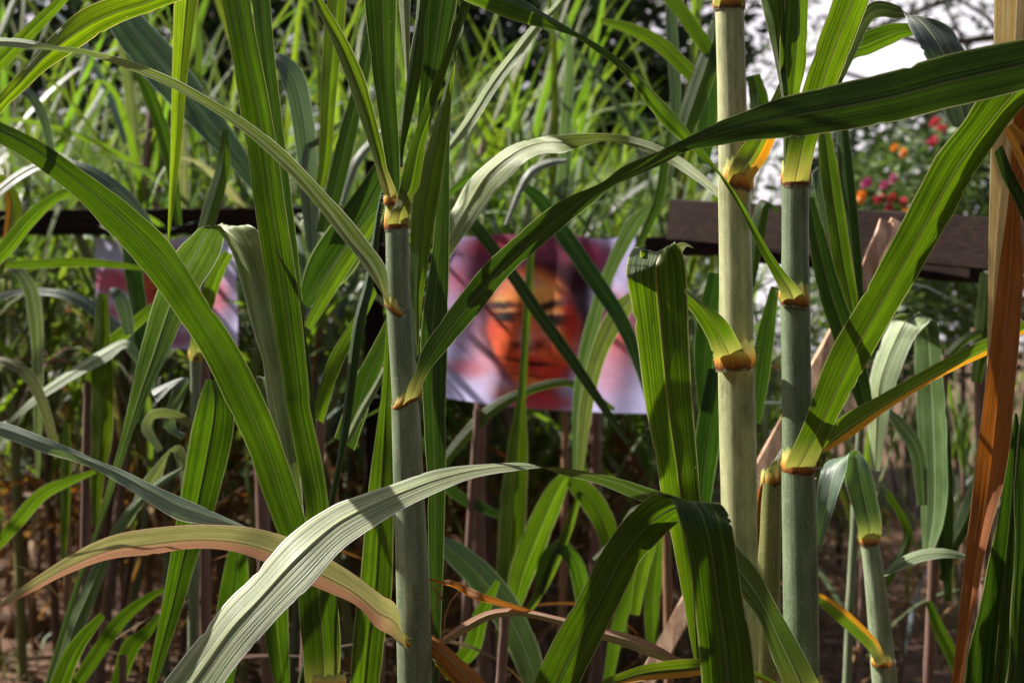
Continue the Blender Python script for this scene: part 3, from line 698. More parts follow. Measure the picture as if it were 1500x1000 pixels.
tree(.9, D1 + .5, 5.4, [(.2, D1, 3.6, 1.3, 1.1), (1.3, D1 + .5, 4.3, 1.1, 1.3), (1.0, D1 + .5, 3.0, 1.1, 1.0), (.2, D1, 2.5, 1.3, .9), (-.6, D1 + 1, 4.8, 1.3, 1.2), (1.5, D1, 2.2, .8, .7)], 'dark leafy tree behind the thicket above the large banner', 15000, seed=4)
tree(5.9, 15.5, 6.0, [(4.7, 15.5, 4.9, .9, .5), (5.6, 15.2, 4.2, .8, .8), (3.5, 15.6, 4.75, .7, .35), (2.9, 15.6, 4.2, .5, .3), (4.1, 15.4, 3.5, .7, .35), (5.1, 15.4, 3.3, .7, .4)], 'open-branched tree against the bright sky at the upper right', 1500, .06, seed=6,
     branches=[[Vector((5.9, 15.5, 2.9)), Vector((5.2, 15.4, 3.5)), Vector((4.6, 15.3, 3.75)), Vector((4.0, 15.3, 3.95)), Vector((3.4, 15.3, 4.15)), Vector((2.9, 15.3, 4.1))],
               [Vector((5.9, 15.5, 3.2)), Vector((5.6, 15.3, 4.1)), Vector((5.1, 15.3, 4.7)), Vector((4.6, 15.3, 5.0))],
               [Vector((4.6, 15.3, 3.75)), Vector((4.3, 15.3, 3.3)), Vector((3.9, 15.3, 3.2))]])
tree(-3.2, -9, 6.5, [(-4.5, -9, 4.2, 2.2, 1.8), (-1.6, -9, 4.8, 2.2, 1.9), (-3, -9, 6.2, 2.2, 1.5)], 'unseen dark tree added behind the camera to block haze, its crown to the left', 6000, .2, seed=13)  # out of view, added so its crown blocks haze behind the camera
tree(3.2, -9.5, 6.5, [(1.8, -9.5, 4.4, 2.2, 1.9), (4.6, -9.5, 4.4, 2.2, 1.9), (3, -9.5, 6.2, 2.2, 1.5)], 'unseen dark tree added behind the camera to block haze, its crown to the right', 6000, .2, seed=14)  # second unseen tree, added to shut out haze on the other side
def shrub(x, y, blobs, label, count, seed, mat='crown_light', size=.035, flowers=()):
    rnd = random.Random(seed); t = thing('flowering_shrub' if flowers else 'leafy_shrub', label, 'shrub', (x, y, 0), None)
    for b in blobs:
        e = Vector(b[:3]); tube('stem', [Vector((x, y, 0)), Vector((x, y, 0)).lerp(e, .5) + Vector((rnd.uniform(-.1, .1), 0, 0)), e], .015, 'bark', t, 5, r1=.005)
    V, Fc = leaf_cloud(blobs, count, size, rnd, t.location, .3)
    c = bpy.data.objects.new('foliage', mesh('foliage', V, Fc, None, M[mat], smooth=False)); COL.objects.link(c); c.parent = t; c['kind'] = 'stuff'
    for px, py, d, r, m in flowers:
        p = P(px, py, d); V, Fc = [], []
        for q in range(34):
            dr = Vector((rnd.gauss(0, 1), rnd.gauss(0, 1), rnd.gauss(0, 1))).normalized(); sd = dr.cross(Vector((rnd.gauss(0, 1), rnd.gauss(0, 1), 1))).normalized(); i = len(V); s = r * rnd.uniform(.6, 1.1)
            V += [p - t.location, p + dr * s * .6 + sd * s * .22 - t.location, p + dr * s - t.location, p + dr * s * .6 - sd * s * .22 - t.location]; Fc.append((i, i + 1, i + 2, i + 3))
        f = bpy.data.objects.new('flower', mesh('flower', V, Fc, None, M[m], smooth=False)); COL.objects.link(f); f.parent = t
shrub(2.35, 8.4, [(2.45, 8.4, 2.15, .5, .35), (2.1, 8.4, 1.7, .5, .5), (2.8, 8.5, 1.7, .5, .5)], 'flowering shrub with red and orange blooms beyond the rail at the upper right', 5200, 31,
      flowers=[(1370, 180, 8.0, .040, 'red'), (1366, 207, 8.0, .042, 'red'), (1378, 190, 8.05, .04, 'red'), (1322, 224, 7.9, .034, 'orange'), (1310, 216, 7.95, .03, 'orange'), (1330, 312, 7.9, .05, 'orange')])
shrub(1.75, 7.6, [(1.85, 7.6, 1.9, .3, .3), (2.0, 7.6, 1.4, .5, .5)], 'flowering shrub with magenta and scarlet blooms just over the heavy rail', 3600, 32,
      flowers=[(1308, 262, 7.2, .034, 'magenta'), (1296, 272, 7.2, .034, 'magenta'), (1270, 268, 7.2, .04, 'magenta'), (1285, 292, 7.15, .040, 'red'), (1305, 290, 7.15, .040, 'red'), (1322, 296, 7.15, .036, 'red'), (1262, 288, 7.2, .04, 'orange'), (1300, 305, 7.15, .036, 'red')])
shrub(3.3, 10.4, [(3.3, 10.4, 2.3, .6, .5), (2.4, 10.6, 2.45, .6, .55), (3.2, 10.6, 2.75, .5, .3), (4.2, 10.4, 2.6, .8, .9), (3.0, 10.4, 1.4, 1.2, .6)], 'dark leafy shrub behind the flowers at the right', 9000, 33, mat='crown', size=.05)
shrub(-1.55, 9.0, [(-1.55, 9.0, 2.3, .22, .3)], 'yellow green bush glowing in a gap of the thicket left of the middle cane', 700, 34)

# ------------------------------------------------------------------ litter, twigs and weeds on the soil
def build_litter():
    rnd = random.Random(9); V, Fc = [], []
    for q in range(5200):
        y = rnd.uniform(2.2, 11); x = rnd.uniform(-.42 * y - .3, .42 * y + .3); a = rnd.uniform(0, 6.28); ln = rnd.uniform(.04, .30); wd = rnd.uniform(.004, .014); z = .012 + rnd.random() * .05; t = Vector((math.cos(a), math.sin(a), rnd.uniform(-.25, .35))); s = Vector((-t.y, t.x, rnd.uniform(-.6, .6))).normalized(); p = Vector((x, y, z + .05 * mnoise.noise(Vector((x * 1.3, y * 1.3, 0))))); i = len(V); b = rnd.uniform(-.05, .08)
        for k in range(4):
            f = k / 3; c = p + t * ln * f + Vector((0, 0, b * math.sin(math.pi * f))); V += [c - s * wd * (1.05 - f) * .6, c + s * wd * (1.05 - f) * .6]
        for k in range(3): Fc.append((i + 2 * k, i + 2 * k + 1, i + 2 * k + 3, i + 2 * k + 2))
    o = ob('leaf_litter', mesh('leaf_litter', V, Fc, None, M['litter']), kind='stuff'); o['label'] = 'dry brown leaf litter strewn over the soil under the canes'; o['category'] = 'litter'
    V, Fc = [], []
    for q in range(2600):
        y = rnd.uniform(3.2, 10); x = rnd.uniform(-.42 * y - .3, .42 * y + .3)
        if mnoise.noise(Vector((x * .9, y * .9, 4))) < .05: continue
        a = rnd.uniform(0, 6.28); h = rnd.uniform(.05, .18); i = len(V); p = Vector((x, y, 0)); t = Vector((math.cos(a) * .4, math.sin(a) * .4, 1)); s = Vector((-math.sin(a), math.cos(a), 0)) * .005
        V += [p - s, p + s, p + t * h * .6 + s * .8, p + t * h * .6 - s * .8, p + t * h + Vector((math.cos(a), math.sin(a), -.3)) * h * .4]; Fc += [(i, i + 1, i + 2, i + 3), (i + 3, i + 2, i + 4)]
    o = ob('weeds', mesh('weeds', V, Fc, None, M['crown_light']), kind='stuff'); o['label'] = 'low green weeds growing in patches on the soil'; o['category'] = 'weeds'
build_litter()
def log(x0, y0, x1, y1, d, r, label):
    a, b = P(x0, y0, d), P(x1, y1, d); a.z = max(r * .8, a.z); b.z = max(r * .8, b.z)
    pts = [a.lerp(b, i / 8) + Vector((0, .01 * math.sin(i * 2), .008 * math.sin(i * 3))) for i in range(9)]
    o = tube('fallen_log', pts, r, 'bark', None, 10, tint=(1.5, 1.1, .9)); tag(o, label, 'log')
log(-60, 925, 250, 915, 5.85, .055, 'long brown fallen log lying on the soil at the lower left')
log(-40, 835, 150, 838, 7.2, .04, 'thin fallen log lying farther back on the soil at the lower left')
# ------------------------------------------------------------------ foreground canes
# middle cane
p1 = plant(600, 1000, 1.6, 'waxy grey green cane standing in front, just left of the large banner')
stalk(p1, [(572, 296, 20, 1.61), (581, 330, 32, 1.61), (583, 400, 35, 1.61), (585, 450, 37, 1.61), (592, 560, 38, 1.61), (596, 640, 42, 1.61), (600, 740, 45, 1.61), (605, 860, 49, 1.6), (608, 1010, 51, 1.6)], [330, 452, 590, 930], 'stalk', seam=[-1.9, -1.2, -1.1, -2.4, -1.5])
lower(p1, 608, 1008, 50, 1.6)
l = leaf(p1, [(590, 594, 613, 582, 1.575), (598, 566, 617, 570, 1.57), (610, 540, 630, 541, 1.565), (625, 500, 665, 500, 1.56), (700, 400, 700, 460, 1.55, .5), (750, 350, 750, 400, 1.54, .7), (820, 295, 850, 312, 1.53, .8),
              (880, 268, 900, 272, 1.52, .9), (920, 243, 965, 245, 1.51, .8), (1000, 205, 1003, 223, 1.50, .6), (1050, 180, 1050, 214, 1.49, .4), (1095, 162, 1098, 206, 1.48, .3), (1140, 144, 1146, 203, 1.47, .3), (1200, 129, 1200, 197, 1.45, .3),
              (1300, 106, 1304, 180, 1.42, .3), (1380, 82, 1384, 161, 1.40, .3), (1500, 57, 1500, 132, 1.37, .3), (1600, 40, 1600, 100, 1.35, .3), (1720, 40, 1722, 60, 1.33, .3)], 'leaf_dark', base=True, clasp=.6, vf=.05, label='very long dark green leaf sweeping right in front of the other canes')  # lies under other leaves; that shade is put into its dark material
collar(l, 595, 586, 39, 1.61, 22, face=-.9, span=1.9, slope=.55)
l = leaf(p1, [(563, 446, 574, 456, 1.575), (556, 425, 570, 440, 1.57), (522, 378, 566, 396, 1.57, -0.3), (492, 339, 540, 360, 1.57, -0.6), (459, 300, 492, 300, 1.56, -0.6), (420, 252, 420, 225, 1.55, -0.9), (360, 198, 360, 177, 1.54, -1.2), (300, 157, 300, 141, 1.53, -1.4), (240, 125, 240, 110, 1.52, -1.4), (180, 99, 180, 87, 1.51, -1.4), (126, 82, 124, 73, 1.5, -1.2), (78, 74, 78, 67, 1.5, -0.4), (40, 71, 40, 58, 1.5, 0.4), (0, 68, 0, 55, 1.5, 0.5), (-80, 66, -80, 58, 1.5)], 'leaf_pale', tint=(1.25, 1.3, 1.4), base=True, clasp=.6, vf=.12, label='narrow arching leaf crossing the whole upper left, silvery on top')  # silvery sky reflection put into the pale material and tint
collar(l, 583, 455, 37, 1.61, 24, face=-2.5, span=1.5, slope=-.8)
l = leaf(p1, [(566, 292, 580, 292, 1.59), (558, 279, 579, 279, 1.59), (549, 245, 566, 247, 1.585), (540, 216, 560, 216, 1.58), (510, 129, 537, 129, 1.57), (480, 54, 507, 60, 1.56), (456, 0, 472, 0, 1.55), (435, -50, 448, -50, 1.55)], 'leaf', base=True, clasp=.5, vf=.25, k=-.4, tint=(1.3, 1.15, 1.3))
collar(l, 573, 294, 20, 1.6, 20, face=-1.8, span=2.)
leaf(p1, [(574, 285, 584, 285, 1.62), (568, 261, 586, 264, 1.62), (561, 210, 585, 210, 1.62), (553, 156, 582, 156, 1.615), (544, 90, 580, 105, 1.61), (534, 0, 582, 0, 1.6), (530, -60, 580, -60, 1.6)], 'leaf_dark', vf=.15, k=.3)
leaf(p1, [(594, 120, 598, 120, 1.7), (592, 90, 599, 90, 1.7), (583, 0, 601, 0, 1.69), (575, -60, 600, -60, 1.69)], 'leaf_pale', k=-.8)
l = leaf(p1, [(567, 330, 598, 330, 1.585), (572, 314, 600, 312, 1.58), (582, 290, 604, 290, 1.58), (587, 270, 615, 270, 1.58, .2), (600, 215, 627, 200, 1.58, .3), (625, 155, 650, 125, 1.58, .3), (650, 85, 672, 60, 1.57, .4), (677, 0, 692, 0, 1.57, .5), (690, -60, 706, -60, 1.57, .5)], 'leaf', base=True, clasp=.6, vf=.15, tint=(.75, .75, .6))
collar(l, 581, 323, 33, 1.61, 36, face=-1.5, span=2.3, slope=.15)
leaf(p1, [(596, 262, 604, 262, 1.63), (602, 235, 612, 235, 1.63), (612, 175, 630, 165, 1.63), (617, 75, 650, 100, 1.62), (617, 0, 672, 0, 1.62), (622, -60, 690, -60, 1.62)], 'leaf_dark', vf=.1, k=.5, tint=(.8, .8, .8))
leaf(p1, [(584, 245, 589, 245, 1.61), (586, 215, 592, 215, 1.61), (590, 150, 604, 160, 1.605), (598, 80, 618, 90, 1.6), (607, 30, 622, 30, 1.6), (612, -40, 634, -40, 1.6)], 'leaf', vf=.35, k=-.6)
leaf(p1, [(609, 520, 613, 520, 1.66), (606, 470, 616, 460, 1.66), (600, 420, 624, 405, 1.66), (600, 350, 634, 340, 1.66), (606, 280, 642, 295, 1.655), (627, 210, 655, 205, 1.65), (645, 150, 664, 120, 1.65), (663, 95, 672, 62, 1.64), (678, 30, 684, 10, 1.64), (690, -30, 696, -60, 1.64)], 'leaf', vf=.12, k=-.2, tint=(1.15, 1.1, 1))
leaf(p1, [(661, 90, 664, 90, 1.7), (656, 150, 661, 150, 1.7), (645, 240, 658, 240, 1.7), (632, 370, 657, 370, 1.69), (617, 470, 655, 470, 1.68), (616, 560, 653, 560, 1.68), (625, 700, 652, 700, 1.68), (627, 800, 650, 800, 1.68), (631, 925, 645, 925, 1.68), (634, 1040, 640, 1040, 1.68)], 'leaf_dark', vf=.1, k=.7, label='straight dark leaf hanging down close behind the middle cane')
l = leaf(p1, [(600, 952, 588, 918, 1.575), (572, 930, 580, 886, 1.57, -0.3), (550, 918, 560, 872, 1.56, -0.5), (524, 890, 524, 846, 1.55, -0.6), (484, 870, 484, 820, 1.54, -0.6), (430, 848, 440, 796, 1.53, -0.6), (384, 824, 400, 782, 1.52, -0.7), (340, 810, 350, 772, 1.52, -0.8), (280, 806, 290, 769, 1.51, -0.8), (224, 812, 224, 775, 1.5, -0.9), (160, 820, 162, 786, 1.49, -0.9), (100, 841, 105, 813, 1.48, -0.8), (50, 866, 54, 845, 1.48, -0.7), (0, 891, 0, 883, 1.47, -0.4), (-20, 903, -20, 899, 1.47)][::1], 'leaf_pink', base=True, clasp=.3, vf=.1, tint=(1.2, 1.25, 1.4), label='withering cream and russet leaf bending left to a fine tip')
# its rusty margin is the lower one: first edge
collar(l, 603, 938, 49, 1.6, 18, face=-2.0, span=1.6, slope=-.5, hair=6, grow=1.03)
leaf(p1, [(630, 926, 632, 962, 1.61), (655, 945, 650, 978, 1.60), (680, 967, 668, 1000, 1.6), (715, 1002, 700, 1030, 1.59), (760, 1050, 750, 1070, 1.58)], 'leaf_dry', vf=.2, k=-.4, tint=(.9, .7, .55))
leaf(p1, [(634, 958, 636, 972, 1.615), (655, 975, 652, 990, 1.605), (690, 1000, 682, 1015, 1.6)], 'leaf_edge', vf=.2, k=-.3)
leaf(p1, [(626, 846, 628, 850, 1.62), (645, 850, 644, 855, 1.62), (660, 850, 662, 860, 1.62, .3), (682, 860, 680, 872, 1.62, .6), (705, 870, 702, 882, 1.61, .8), (752, 886, 750, 893, 1.61, 1), (800, 898, 800, 903, 1.61)], 'leaf_brown', vf=.4, tint=(1.4, 1.6, 1.8), rib=False, name='dead_leaf')
leaf(p1, [(642, 936, 650, 944, 1.63), (680, 910, 690, 922, 1.63), (718, 893, 722, 906, 1.62), (760, 891, 762, 902, 1.61), (822, 903, 818, 914, 1.60), (880, 918, 876, 934, 1.59), (930, 930, 924, 950, 1.58), (966, 946, 960, 964, 1.57), (998, 964, 996, 972, 1.57), (1030, 974, 1030, 978, 1.57)], 'leaf_pink', vf=.3, k=-.3, tint=(.9, .75, .6), rib=False)
for pts in ([(640, 856), (646, 866), (640, 885), (633, 905), (634, 915)], [(672, 866), (660, 880), (652, 900), (650, 925), (640, 960), (630, 1000)], [(632, 858), (650, 880), (645, 870), (638, 890)]):
    tube('tendril', [P(x, y, 1.6) for x, y in pts], .0011, 'twig', p1, 5, r1=.0004)

# cane standing lower, between: leaves with their base at the bottom left of the middle
p7 = plant(490, 1010, 1.82, 'leafy cane left of the middle cane, with tall upright green leaves')
lower(p7, 480, 1040, 40, 1.83)
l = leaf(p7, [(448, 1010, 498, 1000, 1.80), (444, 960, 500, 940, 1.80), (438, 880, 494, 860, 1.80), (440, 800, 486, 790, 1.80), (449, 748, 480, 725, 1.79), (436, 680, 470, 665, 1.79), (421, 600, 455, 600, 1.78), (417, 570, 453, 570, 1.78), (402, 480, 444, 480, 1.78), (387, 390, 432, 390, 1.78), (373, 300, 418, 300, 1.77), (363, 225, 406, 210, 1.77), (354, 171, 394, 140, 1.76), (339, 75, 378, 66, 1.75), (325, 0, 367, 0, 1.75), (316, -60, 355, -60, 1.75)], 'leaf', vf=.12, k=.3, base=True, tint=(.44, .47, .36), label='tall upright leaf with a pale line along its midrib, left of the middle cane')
collar(l, 480, 998, 48, 1.81, 26, face=-1.57, span=2.4)
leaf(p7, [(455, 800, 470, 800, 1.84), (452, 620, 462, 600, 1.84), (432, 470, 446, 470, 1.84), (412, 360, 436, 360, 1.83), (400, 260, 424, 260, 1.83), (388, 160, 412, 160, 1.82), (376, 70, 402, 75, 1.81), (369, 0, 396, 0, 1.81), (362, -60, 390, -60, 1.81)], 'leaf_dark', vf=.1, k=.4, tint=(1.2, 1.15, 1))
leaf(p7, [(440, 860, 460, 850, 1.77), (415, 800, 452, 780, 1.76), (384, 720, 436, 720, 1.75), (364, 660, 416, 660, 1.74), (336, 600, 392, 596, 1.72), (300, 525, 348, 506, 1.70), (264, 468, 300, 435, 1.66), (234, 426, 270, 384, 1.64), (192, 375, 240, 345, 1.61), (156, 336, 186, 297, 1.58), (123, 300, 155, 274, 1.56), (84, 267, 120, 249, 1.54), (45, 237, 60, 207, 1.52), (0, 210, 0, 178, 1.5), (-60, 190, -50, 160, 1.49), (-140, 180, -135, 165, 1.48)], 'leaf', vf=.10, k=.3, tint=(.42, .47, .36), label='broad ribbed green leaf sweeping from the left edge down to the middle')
leaf(p7, [(424, 800, 450, 800, 1.86), (412, 700, 440, 700, 1.86), (398, 620, 426, 600, 1.86, -.9), (387, 555, 416, 540, 1.86, -1.3), (372, 495, 408, 480, 1.85, -1.5), (360, 444, 400, 430, 1.85, -1.6), (345, 399, 392, 390, 1.84, -1.7), (327, 360, 382, 352, 1.83, -1.9), (308, 333, 358, 331, 1.85, -2.2), (288, 334, 332, 340, 1.89, 2.0), (262, 358, 322, 372, 1.91, 1.0), (240, 400, 300, 410, 1.92, .6), (222, 450, 276, 450, 1.92, .4), (203, 521, 249, 512, 1.91, .3), (192, 570, 226, 560, 1.90, .3), (180, 630, 202, 615, 1.89, .3), (163, 690, 178, 682, 1.88, .3), (140, 772, 148, 774, 1.88), (102, 878, 110, 882, 1.87), (66, 1000, 72, 1002, 1.86)], 'leaf_pale', vf=.06, tint=(1.0, 1.05, .95), label='leaf folded over at its crest, silvery on the lit side and bright green underneath')  # sunlight on the drooping face is put into the pale material
leaf(p7, [(388, 555, 396, 548, 2.0), (376, 552, 392, 560, 2.0), (384, 580, 402, 600, 2.), (392, 640, 408, 640, 2.)], 'leaf_pale', k=-.6)
leaf(p7, cw([(565, 270, 6, 1.9), (556, 300, 7, 1.9), (541, 405, 14, 1.88), (523, 480, 16, 1.86), (508, 600, 14, 1.85), (498, 668, 10, 1.84), (484, 740, 9, 1.83), (462, 864, 8, 1.82), (452, 940, 9, 1.82), (438, 1010, 10, 1.82)], .6), 'leaf_dark', vf=.3, label='thin dark folded leaf running steeply left of the middle cane')
leaf(p7, [(566, 470, 574, 470, 1.95), (560, 560, 576, 540, 1.95), (550, 640, 576, 620, 1.95), (540, 712, 577, 700, 1.94), (528, 840, 574, 860, 1.93), (518, 920, 565, 920, 1.92), (512, 1000, 556, 1000, 1.92), (508, 1060, 548, 1060, 1.92)], 'leaf', vf=.1, k=.2, tint=(.75, .78, .6), label='broad bright green leaf standing right behind the middle cane')

# left: canes outside the frame that reach in
p8 = plant(-130, 1000, 1.6, 'cane standing past the left edge, only its leaves reaching into the picture')
lower(p8, -130, 620, 46, 1.6); 
leaf(p8, [(-60, 210, -60, 255, 1.56), (0, 138, 0, 168, 1.55, .3), (30, 105, 30, 138, 1.55, .3), (66, 63, 66, 104, 1.54, .4), (96, 33, 102, 80, 1.53, .5), (126, 12, 146, 51, 1.52, .6), (162, -2, 182, 33, 1.51, .7), (200, -12, 218, 20, 1.5, .8), (260, -30, 266, 2, 1.49, .9), (340, -40, 342, -20, 1.48)], 'leaf', vf=.14, tint=(1.5, 1.3, .8), label='yellow green leaf bending over the upper left corner')
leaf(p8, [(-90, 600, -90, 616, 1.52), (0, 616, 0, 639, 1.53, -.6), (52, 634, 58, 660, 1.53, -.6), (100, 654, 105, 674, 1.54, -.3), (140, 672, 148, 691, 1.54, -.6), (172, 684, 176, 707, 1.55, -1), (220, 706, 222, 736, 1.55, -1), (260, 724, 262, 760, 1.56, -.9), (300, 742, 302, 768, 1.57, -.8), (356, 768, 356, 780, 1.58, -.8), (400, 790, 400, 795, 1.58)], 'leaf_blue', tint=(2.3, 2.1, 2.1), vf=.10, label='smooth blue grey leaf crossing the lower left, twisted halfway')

p10 = plant(250, 1000, 2.05, 'cane behind at the left with a broad hanging green leaf and a narrow glowing one', 'sugarcane plants in the second row')
lower(p10, 250, 1050, 40, 2.05)
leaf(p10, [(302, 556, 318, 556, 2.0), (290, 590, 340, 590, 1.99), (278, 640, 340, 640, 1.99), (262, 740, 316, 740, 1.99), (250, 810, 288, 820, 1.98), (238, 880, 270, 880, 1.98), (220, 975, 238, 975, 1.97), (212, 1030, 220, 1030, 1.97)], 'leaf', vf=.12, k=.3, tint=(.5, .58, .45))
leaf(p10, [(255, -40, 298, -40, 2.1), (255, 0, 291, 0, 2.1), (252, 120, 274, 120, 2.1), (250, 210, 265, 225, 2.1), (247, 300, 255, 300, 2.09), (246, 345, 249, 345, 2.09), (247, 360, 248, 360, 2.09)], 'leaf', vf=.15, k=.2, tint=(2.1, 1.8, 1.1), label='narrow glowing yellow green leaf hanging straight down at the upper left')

# thick pale cane
p2 = plant(1080, 1000, 1.72, 'thickest cane, creamy and lit along its left side, right of the large banner')
stalk(p2, [(1062, -330, 12, 1.74), (1065, -200, 30, 1.74), (1067, -60, 40, 1.74), (1068, 2, 44, 1.74), (1069, 20, 41, 1.74), (1072, 130, 42, 1.74), (1075, 240, 45, 1.74), (1076, 300, 46, 1.74), (1078, 400, 48, 1.74), (1079, 525, 52, 1.74), (1081, 640, 53, 1.74), (1083, 760, 52, 1.74), (1084, 1010, 54, 1.74)], [-190, 12, 262, 532], 'stalk_cream', tint=(1.02, 1.06, .95), seam=[-1.2, -.9, -.5, -.7])
lower(p2, 1084, 1008, 54, 1.74, 'stalk_cream')
l = leaf(p2, [(1046, 8, 1090, 8, 1.72), (1046, -14, 1092, -14, 1.72), (1040, -60, 1090, -60, 1.72)], 'leaf', base=True, clasp=.6)
collar(l, 1068, 6, 43, 1.74, 26, face=-1.6, span=2.4)
l = leaf(p2, [(1064, 272, 1098, 280, 1.705), (1068, 250, 1106, 258, 1.70), (1080, 225, 1124, 232, 1.70), (1095, 204, 1136, 204, 1.69), (1112, 172, 1148, 176, 1.68), (1130, 146, 1154, 150, 1.68), (1146, 110, 1160, 112, 1.68)], 'leaf_edge', base=True, clasp=.5, vf=.1, tint=(1.2, 1.05, .8))
collar(l, 1081, 262, 41, 1.72, 46, face=-1.2, span=2.0, slope=-.15)
l = leaf(p2, [(1046, 530, 1098, 527, 1.70), (1043, 515, 1086, 508, 1.69), (1030, 484, 1070, 478, 1.67), (1008, 450, 1050, 456, 1.66, .3), (980, 424, 1015, 428, 1.65, .8), (958, 398, 985, 400, 1.645, 1.4), (944, 375, 982, 375, 1.63, 2.0), (934, 368, 990, 358, 1.60, -1.5), (920, 396, 1001, 370, 1.585, -.4), (918, 410, 1005, 400, 1.585), (925, 450, 1007, 450, 1.59), (936, 525, 1010, 525, 1.59), (946, 600, 1015, 600, 1.60), (962, 680, 1022, 680, 1.60), (968, 720, 1026, 730, 1.61), (984, 790, 1034, 790, 1.62), (999, 870, 1032, 870, 1.62), (1014, 952, 1026, 952, 1.62), (1022, 985, 1024, 985, 1.62)], 'leaf', base=True, clasp=.5, vf=.16, wave=.03, tint=(.95, .95, .8), ribtint=(1, .6, .25), label='leaf creased sharply over beside the banner, hanging in two halves')
collar(l, 1077, 525, 54, 1.72, 44, face=-1.9, span=2.1, slope=.05)
leaf(p2, [(982, 372, 996, 376, 1.61), (988, 361, 1002, 366, 1.605, .6), (998, 356, 1006, 362, 1.60, 1.), (1008, 358, 1012, 363, 1.60, .6), (1015, 362, 1016, 364, 1.60)], 'leaf_pale', rib=False, vf=.1, name='torn_strip')
# green grey cane
p3 = plant(1172, 1000, 1.64, 'slimmer blue green cane at the right with three orange leaf collars')
stalk(p3, [(1164, 236, 30, 1.66), (1165, 275, 38, 1.66), (1165, 360, 39, 1.66), (1165, 440, 42, 1.66), (1167, 560, 42, 1.66), (1169, 690, 46, 1.66), (1172, 800, 50, 1.66), (1175, 1010, 53, 1.66)], [268, 445, 690], 'stalk', tint=(.86, .93, .86), seam=[-1.7, -.8, -2.2, -1.0])
lower(p3, 1175, 1008, 53, 1.66)
l = leaf(p3, [(1146, 268, 1186, 268, 1.635), (1148, 250, 1188, 250, 1.63), (1156, 207, 1198, 205, 1.62), (1166, 165, 1214, 160, 1.62), (1177, 132, 1228, 121, 1.61, .2), (1200, 57, 1246, 75, 1.60, .3), (1221, 0, 1276, 0, 1.59, .3), (1240, -60, 1300, -60, 1.58, .3)], 'leaf', base=True, clasp=.5, vf=.08, tint=(1.05, 1, .8), ribtint=(.9, .8, .5))
collar(l, 1166, 258, 40, 1.66, 42, face=-1.4, span=2.3, slope=.05)
leaf(p3, [(1150, 175, 1168, 175, 1.67), (1146, 132, 1174, 133, 1.665), (1144, 75, 1183, 90, 1.66), (1149, 0, 1186, 0, 1.66), (1152, -60, 1190, -60, 1.66)], 'leaf', vf=.15, k=.5, tint=(.95, .95, .8))
leaf(p3, [(1147, 255, 1156, 255, 1.65), (1146, 205, 1157, 205, 1.65), (1144, 144, 1154, 140, 1.655), (1134, 90, 1150, 90, 1.66, -.6), (1122, 35, 1148, 40, 1.66, -.3), (1110, 0, 1147, 0, 1.66), (1096, -60, 1144, -60, 1.66)], 'leaf', vf=.3, k=-.8, tint=(1.2, 1.15, 1.3))
l = leaf(p3, [(1144, 446, 1184, 444, 1.64), (1142, 424, 1171, 424, 1.63), (1120, 380, 1136, 380, 1.62), (1085, 310, 1098, 318, 1.61), (1055, 260, 1067, 270, 1.59), (1020, 225, 1031, 220, 1.585), (993, 200, 1001, 178, 1.58, .4), (965, 172, 973, 145, 1.58, .4), (915, 107, 925, 97, 1.57, .8), (875, 75, 882, 66, 1.57, 1), (840, 52, 842, 44, 1.56, 1), (790, 38, 800, 18, 1.56, .8), (750, 27, 765, -4, 1.55, .4), (695, 6, 715, -20, 1.54, .3), (640, -20, 660, -40, 1.53, .3)][::1], 'leaf', base=True, clasp=.5, vf=.3, tint=(.95, 1.0, .9), label='narrow leaf crossing the thick cane and running up over the banner to the top')
collar(l, 1163, 436, 40, 1.655, 36, face=-1.4, span=2.2, slope=-.12)
l = leaf(p3, [(1150, 688, 1193, 688, 1.63), (1156, 668, 1200, 672, 1.625), (1180, 615, 1232, 605, 1.61), (1200, 561, 1260, 552, 1.60), (1218, 516, 1284, 510, 1.59), (1257, 444, 1318, 450, 1.58), (1290, 384, 1350, 396, 1.57), (1320, 333, 1385, 334, 1.56), (1336, 300, 1404, 302, 1.55), (1359, 255, 1436, 246, 1.54), (1380, 222, 1470, 196, 1.53), (1410, 183, 1494, 165, 1.52), (1434, 148, 1520, 140, 1.51), (1470, 100, 1550, 110, 1.5), (1520, 50, 1590, 80, 1.49)], 'leaf', base=True, clasp=.5, vf=.07, k=.2, tint=(.74, .76, .6), ribtint=(1, .75, .4), label='broad straight leaf rising from the lowest orange collar to the upper right')
collar(l, 1170, 679, 46, 1.66, 40, face=-1.45, span=2.3)
leaf(p3, [(1204, 645, 1206, 664, 1.68), (1230, 612, 1250, 640, 1.68), (1280, 585, 1300, 602, 1.67), (1340, 550, 1360, 565, 1.67), (1390, 524, 1415, 535, 1.66), (1450, 493, 1452, 518, 1.66), (1500, 470, 1502, 488, 1.65), (1560, 445, 1560, 455, 1.65)], 'leaf_edge', vf=.1, k=.6, label='narrow green leaf with a bright yellow lower margin')
